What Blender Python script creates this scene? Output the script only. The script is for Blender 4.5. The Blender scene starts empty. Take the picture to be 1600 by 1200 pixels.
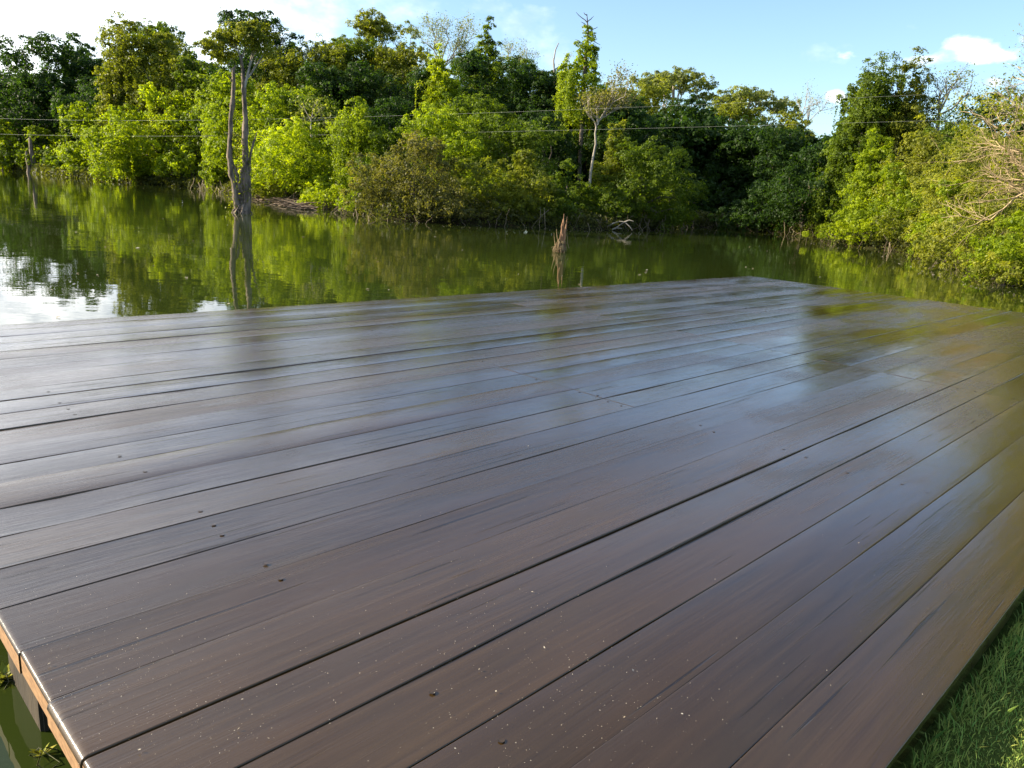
import bpy, math
import numpy as np
from mathutils import Vector, Matrix

PI = math.pi
R = math.radians
scene = bpy.context.scene
COL = scene.collection
rng = np.random.default_rng(11)

# ------------------------------------------------------------------ camera
H = 1.2                     # lens height above the deck top (deck top is z = 0)
F, CX, CY = 1191.0, 800.0, 600.0
PITCH, ROLL = R(14.319), R(3.798)
WZ = -0.24                  # water level
LAWN = -0.085


def ray(px, py):
    x = (px - CX) / F
    y = -(py - CY) / F
    u = x * math.cos(ROLL) - y * math.sin(ROLL)
    v = x * math.sin(ROLL) + y * math.cos(ROLL)
    return np.array([u, math.cos(PITCH) + v * math.sin(PITCH), -math.sin(PITCH) + v * math.cos(PITCH)])


def at(px, py, D):
    """world point at horizontal distance D along the sight line of a photo pixel"""
    r = ray(px, py)
    return r * (D / math.hypot(r[0], r[1])) + np.array([0, 0, H])


def ground(px, py, z=WZ):
    r = ray(px, py)
    return r * ((z - H) / r[2]) + np.array([0, 0, H])


cam = bpy.data.cameras.new('camera')
cam_o = bpy.data.objects.new('camera', cam)
COL.objects.link(cam_o)
fw = Vector((0, math.cos(PITCH), -math.sin(PITCH)))
up0 = Vector((0, math.sin(PITCH), math.cos(PITCH)))
ri0 = Vector((1, 0, 0))
cr = ri0 * math.cos(ROLL) + up0 * math.sin(ROLL)
cu = -ri0 * math.sin(ROLL) + up0 * math.cos(ROLL)
M = Matrix((cr, cu, -fw)).transposed().to_4x4()
M.translation = Vector((0, 0, H))
cam_o.matrix_world = M
cam.sensor_width = 36
cam.lens = F / 1600 * 36
cam.clip_start = 0.05
cam.clip_end = 3000
scene.camera = cam_o

# ------------------------------------------------------------------ materials


def new_mat(name):
    m = bpy.data.materials.new(name)
    m.use_nodes = True
    nt = m.node_tree
    nt.nodes.clear()
    out = nt.nodes.new('ShaderNodeOutputMaterial')
    return m, nt, out


def N(nt, t, **kw):
    n = nt.nodes.new(t)
    for k, v in kw.items():
        if k in n.inputs:
            n.inputs[k].default_value = v
        else:
            setattr(n, k, v)
    return n


def L(nt, a, b):
    nt.links.new(a, b)


def math_n(nt, op, a, b=None, c=None, clamp=False):
    n = nt.nodes.new('ShaderNodeMath')
    n.operation = op
    n.use_clamp = clamp
    for i, x in enumerate((a, b, c)):
        if x is None:
            continue
        if isinstance(x, (int, float)):
            n.inputs[i].default_value = x
        else:
            nt.links.new(x, n.inputs[i])
    return n.outputs[0]


def ramp(nt, fac, stops):
    n = nt.nodes.new('ShaderNodeValToRGB')
    e = n.color_ramp.elements
    while len(e) < len(stops):
        e.new(0.5)
    for el, (p, c) in zip(e, stops):
        el.position = p
        el.color = (*c, 1) if len(c) == 3 else c
    nt.links.new(fac, n.inputs[0])
    return n.outputs[0]


def mixc(nt, fac, a, b, mode='MIX'):
    n = nt.nodes.new('ShaderNodeMix')
    n.data_type = 'RGBA'
    n.blend_type = mode
    for s, x in ((0, fac), (6, a), (7, b)):
        if isinstance(x, (int, float)):
            n.inputs[s].default_value = x
        elif isinstance(x, tuple):
            n.inputs[s].default_value = (*x, 1)
        else:
            nt.links.new(x, n.inputs[s])
    return n.outputs[2]


def noise(nt, vec, scale, detail=4, rough=0.55, dist=0.0):
    n = nt.nodes.new('ShaderNodeTexNoise')
    n.inputs['Scale'].default_value = scale
    n.inputs['Detail'].default_value = detail
    n.inputs['Roughness'].default_value = rough
    n.inputs['Distortion'].default_value = dist
    if vec is not None:
        nt.links.new(vec, n.inputs['Vector'])
    return n.outputs[0]


def mapping(nt, vec, scale, loc=None):
    n = nt.nodes.new('ShaderNodeMapping')
    n.inputs['Scale'].default_value = scale
    nt.links.new(vec, n.inputs['Vector'])
    if loc is not None:
        nt.links.new(loc, n.inputs['Location'])
    return n.outputs[0]


def leaf_material():
    m, nt, out = new_mat('leaf')
    info = N(nt, 'ShaderNodeObjectInfo')
    at_ = N(nt, 'ShaderNodeAttribute', attribute_name='tint')
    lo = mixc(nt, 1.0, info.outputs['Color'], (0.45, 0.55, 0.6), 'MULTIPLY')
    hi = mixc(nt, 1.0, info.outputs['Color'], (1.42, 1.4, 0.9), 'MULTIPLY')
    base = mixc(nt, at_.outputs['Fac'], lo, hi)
    p = N(nt, 'ShaderNodeBsdfPrincipled', Roughness=0.5)
    p.inputs['Specular IOR Level'].default_value = 0.22
    L(nt, base, p.inputs['Base Color'])
    tr = N(nt, 'ShaderNodeBsdfTranslucent')
    tc = mixc(nt, 1.0, base, (1.6, 1.6, 0.4), 'MULTIPLY')
    L(nt, tc, tr.inputs['Color'])
    mx = N(nt, 'ShaderNodeMixShader', Fac=0.5)
    L(nt, p.outputs[0], mx.inputs[1])
    L(nt, tr.outputs[0], mx.inputs[2])
    L(nt, mx.outputs[0], out.inputs[0])
    return m


def bark_material(name, c1, c2, scale=6):
    m, nt, out = new_mat(name)
    tc = N(nt, 'ShaderNodeTexCoord')
    v = mapping(nt, tc.outputs['Object'], (1, 1, 0.22))
    n1 = noise(nt, v, scale, 6, 0.65)
    col = ramp(nt, n1, [(0.32, c1), (0.62, c2)])
    p = N(nt, 'ShaderNodeBsdfPrincipled', Roughness=0.85)
    L(nt, col, p.inputs['Base Color'])
    b = N(nt, 'ShaderNodeBump', Strength=0.6, Distance=0.03)
    L(nt, n1, b.inputs['Height'])
    L(nt, b.outputs[0], p.inputs['Normal'])
    L(nt, p.outputs[0], out.inputs[0])
    return m


def plain_material(name, c, rough=0.7, var=0.35, scale=8):
    m, nt, out = new_mat(name)
    tc = N(nt, 'ShaderNodeTexCoord')
    n1 = noise(nt, tc.outputs['Object'], scale, 5)
    lo = tuple(x * (1 - var) for x in c)
    hi = tuple(x * (1 + var) for x in c)
    p = N(nt, 'ShaderNodeBsdfPrincipled', Roughness=rough)
    L(nt, ramp(nt, n1, [(0.3, lo), (0.7, hi)]), p.inputs['Base Color'])
    L(nt, p.outputs[0], out.inputs[0])
    return m


def blade_material(name, c1, c2):
    m, nt, out = new_mat(name)
    a = N(nt, 'ShaderNodeAttribute', attribute_name='tint')
    col = mixc(nt, a.outputs['Fac'], c1, c2)
    p = N(nt, 'ShaderNodeBsdfPrincipled', Roughness=0.55)
    p.inputs['Specular IOR Level'].default_value = 0.25
    L(nt, col, p.inputs['Base Color'])
    tr = N(nt, 'ShaderNodeBsdfTranslucent')
    L(nt, col, tr.inputs['Color'])
    mx = N(nt, 'ShaderNodeMixShader', Fac=0.35)
    L(nt, p.outputs[0], mx.inputs[1])
    L(nt, tr.outputs[0], mx.inputs[2])
    L(nt, mx.outputs[0], out.inputs[0])
    return m


def water_material():
    m, nt, out = new_mat('pond_water')
    geo = N(nt, 'ShaderNodeNewGeometry')
    pos = geo.outputs['Position']
    n1 = noise(nt, mapping(nt, pos, (1.0, 1.5, 1)), 2.6, 3, 0.5)
    n2 = noise(nt, mapping(nt, pos, (0.35, 0.6, 1)), 1.0, 2, 0.5)
    patch = ramp(nt, noise(nt, mapping(nt, pos, (0.05, 0.09, 1)), 1.0, 3), [(0.42, (0.35,) * 3), (0.62, (1, 1, 1))])
    hgt = math_n(nt, 'ADD', math_n(nt, 'MULTIPLY', n1, patch), math_n(nt, 'MULTIPLY', n2, 1.6))
    b = N(nt, 'ShaderNodeBump', Strength=1.0, Distance=WATER_BUMP)
    L(nt, hgt, b.inputs['Height'])
    p = N(nt, 'ShaderNodeBsdfPrincipled', Roughness=0.0, IOR=1.333)
    p.inputs['Specular IOR Level'].default_value = 0.5
    col = ramp(nt, noise(nt, pos, 0.15, 3), [(0.3, (0.018, 0.028, 0.005)), (0.7, (0.026, 0.036, 0.0065))])
    L(nt, col, p.inputs['Base Color'])
    L(nt, b.outputs[0], p.inputs['Normal'])
    L(nt, p.outputs[0], out.inputs[0])
    return m


def ground_material():
    m, nt, out = new_mat('bank_soil')
    geo = N(nt, 'ShaderNodeNewGeometry')
    pos = geo.outputs['Position']
    n1 = noise(nt, pos, 0.8, 6, 0.65)
    n2 = noise(nt, pos, 6.0, 4, 0.6)
    c = ramp(nt, n1, [(0.35, (0.028, 0.020, 0.012)), (0.5, (0.036, 0.032, 0.013)), (0.68, (0.036, 0.05, 0.013))])
    c = mixc(nt, 0.5, c, ramp(nt, n2, [(0.3, (0.35,) * 3), (0.7, (1.2,) * 3)]), 'MULTIPLY')
    p = N(nt, 'ShaderNodeBsdfPrincipled', Roughness=0.95)
    p.inputs['Specular IOR Level'].default_value = 0.05
    L(nt, c, p.inputs['Base Color'])
    b = N(nt, 'ShaderNodeBump', Strength=0.8, Distance=0.08)
    L(nt, n2, b.inputs['Height'])
    L(nt, b.outputs[0], p.inputs['Normal'])
    L(nt, p.outputs[0], out.inputs[0])
    return m


def lawn_material():
    m, nt, out = new_mat('lawn_ground')
    geo = N(nt, 'ShaderNodeNewGeometry')
    pos = geo.outputs['Position']
    n1 = noise(nt, pos, 3.0, 5, 0.6)
    n2 = noise(nt, pos, 90.0, 3, 0.6)
    c = ramp(nt, n1, [(0.3, (0.035, 0.06, 0.012)), (0.7, (0.075, 0.105, 0.02))])
    c = mixc(nt, 0.7, c, ramp(nt, n2, [(0.3, (0.4,) * 3), (0.7, (1.3,) * 3)]), 'MULTIPLY')
    p = N(nt, 'ShaderNodeBsdfPrincipled', Roughness=0.95)
    p.inputs['Specular IOR Level'].default_value = 0.05
    L(nt, c, p.inputs['Base Color'])
    b = N(nt, 'ShaderNodeBump', Strength=0.9, Distance=0.02)
    L(nt, n2, b.inputs['Height'])
    L(nt, b.outputs[0], p.inputs['Normal'])
    L(nt, p.outputs[0], out.inputs[0])
    return m


def deck_material():
    m, nt, out = new_mat('varnished_dark_wood')
    tc = N(nt, 'ShaderNodeTexCoord')
    obj = tc.outputs['Object']
    bid = N(nt, 'ShaderNodeAttribute', attribute_name='board')
    off = N(nt, 'ShaderNodeCombineXYZ')
    L(nt, math_n(nt, 'MULTIPLY', bid.outputs['Fac'], 37.0), off.inputs[0])
    L(nt, math_n(nt, 'MULTIPLY', bid.outputs['Fac'], 11.0), off.inputs[1])
    add = N(nt, 'ShaderNodeVectorMath', operation='ADD')
    L(nt, obj, add.inputs[0])
    L(nt, off.outputs[0], add.inputs[1])
    v = add.outputs[0]
    grain = noise(nt, mapping(nt, v, (0.9, 26, 1)), 1.6, 7, 0.62, 0.4)
    fine = noise(nt, mapping(nt, v, (2.5, 120, 1)), 1.5, 5, 0.6)
    broad = noise(nt, mapping(nt, v, (0.7, 2.6, 1)), 1.5, 4, 0.55)
    wet = noise(nt, mapping(nt, obj, (0.55, 1.3, 1)), 1.3, 5, 0.6, 0.6)
    crk = noise(nt, mapping(nt, v, (0.55, 42, 1)), 1.3, 3, 0.5, 0.25)
    crack = ramp(nt, crk, [(0.665, (0, 0, 0)), (0.70, (1, 1, 1))])
    col = ramp(nt, grain, [(0.15, (0.016, 0.0092, 0.0032)), (0.5, (0.036, 0.0215, 0.0075)), (0.85, (0.060, 0.035, 0.0118))])
    col = mixc(nt, ramp(nt, broad, [(0.35, (0, 0, 0)), (0.7, (0.7,) * 3)]), col, (0.051, 0.028, 0.0098))
    tone = N(nt, 'ShaderNodeMapRange')
    tone.inputs['To Min'].default_value = 0.7
    tone.inputs['To Max'].default_value = 1.3
    fr = math_n(nt, 'FRACT', math_n(nt, 'MULTIPLY', bid.outputs['Fac'], 71.3))
    L(nt, fr, tone.inputs[0])
    cc = N(nt, 'ShaderNodeCombineColor')
    for i in range(3):
        L(nt, tone.outputs[0], cc.inputs[i])
    col = mixc(nt, 1.0, col, cc.outputs[0], 'MULTIPLY')
    col = mixc(nt, math_n(nt, 'MULTIPLY', crack, 0.75), col, (0.006, 0.004, 0.003))
    p = N(nt, 'ShaderNodeBsdfPrincipled')
    L(nt, col, p.inputs['Base Color'])
    p.inputs['IOR'].default_value = 1.47
    rg = ramp(nt, wet, [(0.38, (DECK_R0,) * 3), (0.5, (DECK_R1,) * 3), (0.62, (DECK_R2,) * 3)])
    rg2 = math_n(nt, 'ADD', rg, math_n(nt, 'MULTIPLY', math_n(nt, 'SUBTRACT', math_n(nt, 'ADD', math_n(nt, 'MULTIPLY', grain, .5), math_n(nt, 'MULTIPLY', fine, .5)), 0.5), 0.5))
    rg3 = math_n(nt, 'ADD', rg2, math_n(nt, 'MULTIPLY', math_n(nt, 'SUBTRACT', fr, 0.5), 0.12), clamp=True)
    L(nt, rg3, p.inputs['Roughness'])
    p.inputs['Coat Weight'].default_value = 0.28
    p.inputs['Coat IOR'].default_value = 1.5
    L(nt, math_n(nt, 'MULTIPLY', rg3, 0.8), p.inputs['Coat Roughness'])
    hs = math_n(nt, 'ADD', math_n(nt, 'MULTIPLY', grain, 0.5), math_n(nt, 'MULTIPLY', fine, 0.6))
    hs = math_n(nt, 'SUBTRACT', hs, math_n(nt, 'MULTIPLY', crack, 0.8))
    b1 = N(nt, 'ShaderNodeBump', Strength=0.6, Distance=0.0015)
    L(nt, hs, b1.inputs['Height'])
    b2 = N(nt, 'ShaderNodeBump', Strength=0.5, Distance=0.006)
    L(nt, broad, b2.inputs['Height'])
    L(nt, b1.outputs[0], b2.inputs['Normal'])
    L(nt, b2.outputs[0], p.inputs['Normal'])
    L(nt, b2.outputs[0], p.inputs['Coat Normal'])
    L(nt, p.outputs[0], out.inputs[0])
    return m


def endgrain_material():
    m, nt, out = new_mat('sawn_board_end')
    tc = N(nt, 'ShaderNodeTexCoord')
    n1 = noise(nt, mapping(nt, tc.outputs['Object'], (1, 14, 40)), 2.2, 5, 0.6)
    col = ramp(nt, n1, [(0.3, (0.17, 0.09, 0.042)), (0.7, (0.36, 0.21, 0.10))])
    p = N(nt, 'ShaderNodeBsdfPrincipled', Roughness=0.6)
    L(nt, col, p.inputs['Base Color'])
    L(nt, p.outputs[0], out.inputs[0])
    return m


WATER_BUMP = 0.0034
DECK_R0, DECK_R1, DECK_R2 = 0.12, 0.19, 0.30
LEAF = leaf_material()
BARK = bark_material('brown_bark', (0.05, 0.038, 0.026), (0.17, 0.135, 0.10))
PALE = bark_material('pale_bark', (0.16, 0.14, 0.11), (0.42, 0.37, 0.30))
SNAG = bark_material('weathered_dead_bark', (0.018, 0.012, 0.009), (0.26, 0.195, 0.14), 9)
STRAW = bark_material('dry_twig', (0.20, 0.14, 0.075), (0.46, 0.35, 0.20))
RED = bark_material('splintered_red_wood', (0.12, 0.055, 0.028), (0.42, 0.23, 0.12), 5)
CABLE = plain_material('cable_metal', (0.25, 0.27, 0.25), 0.5, 0.1)

# ------------------------------------------------------------------ mesh helpers


def mesh_np(name, verts, faces, mat, tint=None, smooth=False):
    """faces: (n, k) int array, all with k corners"""
    verts = np.asarray(verts, np.float32).reshape(-1, 3)
    faces = np.asarray(faces, np.int32)
    me = bpy.data.meshes.new(name)
    n, k = faces.shape
    me.vertices.add(len(verts))
    me.vertices.foreach_set('co', verts.ravel())
    me.loops.add(n * k)
    me.loops.foreach_set('vertex_index', faces.ravel())
    me.polygons.add(n)
    me.polygons.foreach_set('loop_start', np.arange(0, n * k, k, dtype=np.int32))
    if smooth:
        me.polygons.foreach_set('use_smooth', np.ones(n, bool))
    me.update(calc_edges=True)
    if tint is not None:
        a = me.attributes.new('tint', 'FLOAT', 'FACE')
        a.data.foreach_set('value', np.asarray(tint, np.float32))
    for x in (mat if isinstance(mat, (list, tuple)) else [mat]):
        me.materials.append(x)
    return me


def link(name, me, parent=None, loc=None):
    o = bpy.data.objects.new(name, me)
    COL.objects.link(o)
    if parent is not None:
        o.parent = parent
    if loc is not None:
        o.location = loc
    return o


def tag(o, label=None, cat=None, group=None, kind=None):
    if label:
        o['label'] = label
    if cat:
        o['category'] = cat
    if group:
        o['group'] = group
    if kind:
        o['kind'] = kind
    return o


def empty(name, loc, label, cat, group=None):
    o = bpy.data.objects.new(name, None)
    o.empty_display_size = 0.3
    COL.objects.link(o)
    o.location = loc
    return tag(o, label, cat, group)


class Tubes:
    def __init__(self):
        self.v, self.f, self.n = [], [], 0

    def add(self, pts, rad, sides=7, rough=0.0, r=None):
        pts = np.asarray(pts, float)
        rad = np.asarray(rad, float)
        k = len(pts)
        t = np.gradient(pts, axis=0)
        t /= np.linalg.norm(t, axis=1)[:, None] + 1e-9
        ref = np.array([0.31, 0.95, 0.05]) if abs(t[0][2]) > 0.7 else np.array([0.05, 0.1, 0.99])
        a = np.cross(t, ref)
        a /= np.linalg.norm(a, axis=1)[:, None] + 1e-9
        b = np.cross(t, a)
        ang = np.arange(sides) * 2 * PI / sides
        rr = rad[:, None] * np.ones(sides)
        if rough and r is not None:
            rr = rr * (1 + rough * r.uniform(-1, 1, (k, sides)))
        ring = pts[:, None] + rr[..., None] * (np.cos(ang)[None, :, None] * a[:, None] + np.sin(ang)[None, :, None] * b[:, None])
        self.v.append(ring.reshape(-1, 3))
        i = np.arange(k - 1)[:, None] * sides
        j = np.arange(sides)[None]
        jn = (j + 1) % sides
        q = np.stack([i + j, i + jn, i + sides + jn, i + sides + j], -1).reshape(-1, 4) + self.n
        self.f.append(q)
        self.n += k * sides

    def rugged(self, pts, rad, sides, rough, r, k=44):
        pts = np.asarray(pts, float)
        t = np.linspace(0, 1, len(pts))
        tt = np.linspace(0, 1, k)
        q = np.stack([np.interp(tt, t, pts[:, i]) for i in range(3)], 1)
        for _ in range(2):
            q[1:-1] = (q[:-2] + 2 * q[1:-1] + q[2:]) / 4
        ra = np.interp(tt, t, rad)
        q[1:-1] += r.normal(0, .10, (k - 2, 3)) * ra[1:-1, None]
        ra = ra * (1 + .10 * np.sin(tt * 23 + r.uniform(0, 6)) + r.normal(0, .07, k))
        self.add(q, ra, sides, rough, r)

    def mesh(self, name, mat):
        return mesh_np(name, np.concatenate(self.v), np.concatenate(self.f), mat, smooth=True)


def wobble(p0, p1, k, amp, r):
    t = np.linspace(0, 1, k)[:, None]
    p = np.asarray(p0) * (1 - t) + np.asarray(p1) * t
    w = r.normal(0, amp, (k, 3)) * np.sin(np.linspace(0, PI, k))[:, None]
    return p + w


def unit(a):
    return a / (np.linalg.norm(a, axis=-1, keepdims=True) + 1e-9)


def leaf_quads(c, n, size, r, asp=0.55):
    """flat rhombic leaves: centres c, normals n, lengths size"""
    k = len(c)
    t = unit(np.cross(n, r.normal(0, 1, (k, 3))))
    b = np.cross(n, t)
    s = size[:, None] * 0.5
    fold = n * (size * 0.12)[:, None]
    v = np.stack([c - t * s, c + b * s * asp + fold, c + t * s, c - b * s * asp + fold], 1)
    f = np.arange(k * 4).reshape(k, 4)
    return v.reshape(-1, 3), f


def lobes_for(kind, Rx, hb, ht, r):
    hh = ht - hb
    out = []

    def add(x, y, z, a, b=None):
        out.append((x, y, z, a, a, b if b else a))
    if kind in ('round', 'airy'):
        add(0, 0, hb + hh * 0.45, Rx * 0.5, hh * 0.42)
        n = 12
        for i in range(n):
            a = i * 2.4 + r.uniform(-.3, .3)
            d = Rx * r.uniform(.45, .74)
            z = hb + hh * r.uniform(.15, .82)
            q = Rx * r.uniform(.22, .38)
            add(math.cos(a) * d, math.sin(a) * d, z, q, min(q * r.uniform(.7, 1.1), hh * .35))
        for i in range(3):
            a = r.uniform(0, 2 * PI)
            q = Rx * r.uniform(.24, .36)
            add(math.cos(a) * Rx * .3, math.sin(a) * Rx * .3, ht - q * .8, q, q * .8)
    elif kind == 'flat':
        n = 9
        for i in range(n):
            a = i * 2.4
            d = Rx * math.sqrt((i + .5) / n) * .8
            q = Rx * r.uniform(.25, .38)
            z = ht - hh * (.22 + .5 * (d / Rx) ** 2 * r.uniform(.5, 1.5))
            add(math.cos(a) * d, math.sin(a) * d, z, q, hh * r.uniform(.14, .24))
    elif kind == 'column':
        n = max(5, int(hh / Rx * 1.5))
        for i in range(n):
            f = (i + .5) / n
            w = Rx * (0.72 + .28 * math.sin(f * 5 + r.uniform(0, 6))) * (1 - .35 * f)
            a = r.uniform(0, 2 * PI)
            add(math.cos(a) * Rx * .25, math.sin(a) * Rx * .25, hb + hh * f * .96, w * .8, hh / n * 1.0)
            a += 2.2
            add(math.cos(a) * w * .6, math.sin(a) * w * .6, hb + hh * (f * .9 + .03), w * .45, hh / n * .8)
    elif kind == 'spire':
        n = 9
        for i in range(n):
            f = (i + .5) / n
            w = Rx * (1 - f) ** 1.25 + Rx * .13
            a = i * 2.4
            add(math.cos(a) * w * .35, math.sin(a) * w * .35, hb + hh * f, w * r.uniform(.65, .95), hh / n * .9)
    elif kind == 'mound':
        add(0, 0, hb + hh * .32, Rx * .55, hh * .42)
        for i in range(13):
            a = i * 2.4 + r.uniform(-.3, .3)
            d = Rx * r.uniform(.42, .82)
            z = hb + hh * r.uniform(.10, .72) * (1.2 - .5 * d / Rx)
            q = Rx * r.uniform(.19, .34)
            add(math.cos(a) * d, math.sin(a) * d, z, q, min(q * .9, hh * .36))
        for i in range(4):
            a = r.uniform(0, 2 * PI)
            q = Rx * r.uniform(.16, .28)
            add(math.cos(a) * Rx * .3, math.sin(a) * Rx * .3, ht - q * .7, q, q * .75)
    return np.array(out)


def crown_mesh(kind, Rx, hb, ht, nleaf, leaf, r, drape=0.0, sparse=1.0, twig=False):
    lobes = lobes_for(kind, Rx, hb, ht, r)
    area = lobes[:, 3] ** 2 + lobes[:, 3] * lobes[:, 5]
    per = 60
    ncl = max(24, int(nleaf / per))
    cand = ncl * 3
    li = r.choice(len(lobes), cand, p=area / area.sum())
    d = unit(r.normal(0, 1, (cand, 3)))
    keep = (d[:, 2] > -0.35) | (r.random(cand) < 0.45)
    lo = lobes[li]
    c = lo[:, :3] + d * lo[:, 3:] * r.uniform(.74, 1.28, (cand, 1))
    depth = np.full(cand, 9.0)
    for lb in lobes:
        q = np.linalg.norm((c - lb[:3]) / lb[3:], axis=1)
        depth = np.minimum(depth, q)
    keep &= (depth > 0.66) & (c[:, 2] > hb - 0.02 * (ht - hb))
    idx = np.nonzero(keep)[0][:ncl]
    c, d, lo = c[idx], d[idx], lo[idx]
    ncl = len(c)
    rc = np.clip(lo[:, 3:].mean(1) * r.uniform(.16, .44, ncl), leaf * 2, leaf * 9)
    k = r.poisson(per * r.uniform(.5, 1.5, ncl)) + 6
    own = np.repeat(np.arange(ncl), k)
    m = len(own)
    ld = unit(r.normal(0, 1, (m, 3)) + d[own] * .8 + np.array([0, 0, .7]))
    rad = r.random(m) ** 0.36 * (1 + .25 * np.minimum(r.standard_exponential(m), 2.2) * (r.random(m) < .25))
    pos = c[own] + ld * (rc[own] * rad)[:, None] * np.array([1.0, 1.0, .72])
    nrm = unit(.35 * d[own] + .8 * ld + .6 * r.normal(0, 1, (m, 3)) + np.array([0, 0, .15]))
    size = leaf * r.uniform(.6, 1.45, m)
    tint = np.clip(.45 + .22 * r.normal(0, 1, ncl)[own] + .2 * r.normal(0, 1, m), 0, 1)
    P, Nn, S, T = [pos], [nrm], [size], [tint]
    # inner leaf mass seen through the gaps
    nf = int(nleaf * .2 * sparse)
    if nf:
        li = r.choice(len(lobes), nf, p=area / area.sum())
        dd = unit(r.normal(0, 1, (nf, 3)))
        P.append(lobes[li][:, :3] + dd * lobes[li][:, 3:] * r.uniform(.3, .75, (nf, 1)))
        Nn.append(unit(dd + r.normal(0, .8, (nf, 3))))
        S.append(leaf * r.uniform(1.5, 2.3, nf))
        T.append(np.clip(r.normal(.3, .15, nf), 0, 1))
    if drape > 0:
        ns = int(ncl * drape)
        st = r.choice(ncl, ns)
        hh = ht - hb
        for s in st:
            ln = hh * r.uniform(.12, .4)
            kk = int(ln / (leaf * .22)) + 4
            f = np.sort(r.random(kk))
            x = c[s] + d[s] * rc[s] * .7 + np.array([0, 0, 0]) + np.outer(f, [0, 0, -ln])
            x += r.normal(0, leaf * .45, (kk, 3))
            ok = x[:, 2] > hb - .3
            x = x[ok]
            P.append(x)
            Nn.append(unit(d[s] * [1, 1, .2] + r.normal(0, .6, (len(x), 3))))
            S.append(leaf * r.uniform(.6, 1.2, len(x)))
            T.append(np.clip(r.normal(.5, .22, len(x)), 0, 1))
    P, Nn, S, T = map(np.concatenate, (P, Nn, S, T))
    v, f = leaf_quads(P, Nn, S, r)
    return mesh_np('crown', v, f, LEAF, T), lobes


def trunk_mesh(lobes, base_r, hb, ht, mat, r, lean=(0, 0)):
    tb = Tubes()
    top = np.array([lean[0], lean[1], hb + (ht - hb) * .6])
    p = wobble((0, 0, -.5), top, 8, base_r * .9, r)
    p[0] = (0, 0, -.5)
    tb.add(p, np.linspace(base_r, base_r * .35, 8) * (1 + .35 * np.exp(-np.arange(8))), 8)
    for lb in lobes[:9]:
        f = r.uniform(.35, .85)
        s = p[int(f * 7)]
        tb.add(wobble(s, lb[:3] + [0, 0, lb[5] * .3], 5, base_r * .8, r), np.linspace(base_r * .36, base_r * .08, 5), 5)
    return tb.mesh('trunk', mat)


def branch(tb, p, d, ln, rad, depth, r, spread=.7, up=.1, kids=(2, 4), sides=4, tips=None):
    k = 4
    pts = [np.array(p, float)]
    dd = np.array(d, float)
    for i in range(k):
        dd = unit(dd + r.normal(0, .16, 3) + np.array([0, 0, up * .3]))
        pts.append(pts[-1] + dd * ln / k)
    tb.add(pts, np.linspace(rad, rad * .55, k + 1), sides if depth > 1 else 3)
    if tips is not None and depth <= 2:
        tips.append(pts[-1])
        tips.append(pts[2])
    if depth <= 0:
        return
    for i in range(r.integers(kids[0], kids[1] + 1)):
        j = r.integers(1, k + 1)
        nd = unit(dd + r.normal(0, spread, 3) + np.array([0, 0, up]))
        branch(tb, pts[j], nd, ln * r.uniform(.55, .8), rad * .55, depth - 1, r, spread, up, kids, sides, tips)


# ------------------------------------------------------------------ terrain, water, lawn
SHORE = np.array([(-150, 95), (-95, 88), (-70, 84), (-51, 77), (-46, 73), (-38, 65), (-30, 60), (-23, 56), (-14, 43.5), (-8, 35),
                  (-5.2, 28.8), (-2, 29.8), (1.2, 31.3), (4, 33.4), (6.6, 37), (9, 44), (12, 47), (14, 42.5), (15.5, 38), (13.6, 33.4),
                  (15, 31), (14.6, 27), (12.9, 21.6), (12.1, 18.6), (11.8, 13), (8.5, 8.4), (4, 4.1), (.5, .9), (-.1, .35), (-.8, -1.2), (-4, -10),
                  (-30, -50), (-90, -70), (-180, -40), (-190, 40)], float)


def shore_sd(x, y):
    """signed distance to the shoreline, negative over water"""
    p = np.stack([x, y], -1)
    best = np.full(x.shape, 1e9)
    ins = np.zeros(x.shape, bool)
    n = len(SHORE)
    for i in range(n):
        a, b = SHORE[i], SHORE[(i + 1) % n]
        ab = b - a
        t = np.clip(((p - a) @ ab) / (ab @ ab), 0, 1)
        best = np.minimum(best, np.linalg.norm(p - a - t[..., None] * ab, axis=-1))
        cond = (a[1] > y) != (b[1] > y)
        with np.errstate(divide='ignore', invalid='ignore'):
            xi = a[0] + (y - a[1]) * (b[0] - a[0]) / (b[1] - a[1])
        ins ^= cond & (x < xi)
    return np.where(ins, -best, best)


def terrain_z(x, y):
    x = np.asarray(x, float)
    y = np.asarray(y, float)
    d = shore_sd(x, y)
    far = np.clip((np.hypot(x, y) - 14) / 10, 0, 1)
    z = np.where(d < 0, np.maximum(d * .5, -1.2), np.minimum(d * .35, .11 + .12 * far))
    hill = far * np.clip(d - 3, 0, 60) * .055
    w = .05 * np.sin(x * .9 + 1) * np.cos(y * .7) * far * np.clip(d, 0, 2)
    return WZ + z + hill + w


def tz(x, y):
    return float(terrain_z(np.array([x]), np.array([y]))[0])


def axis_grid(lo, hi, fine_lo, fine_hi, step):
    a = np.arange(fine_lo, fine_hi + step, step)
    def tail(start, end, s0):
        out, s, x = [], s0, start
        while abs(x) < abs(end):
            s *= 1.25
            x += math.copysign(s, end)
            out.append(x)
        return out
    return np.array(sorted(tail(fine_lo, lo, step)) + list(a) + tail(fine_hi, hi, step))


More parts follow.
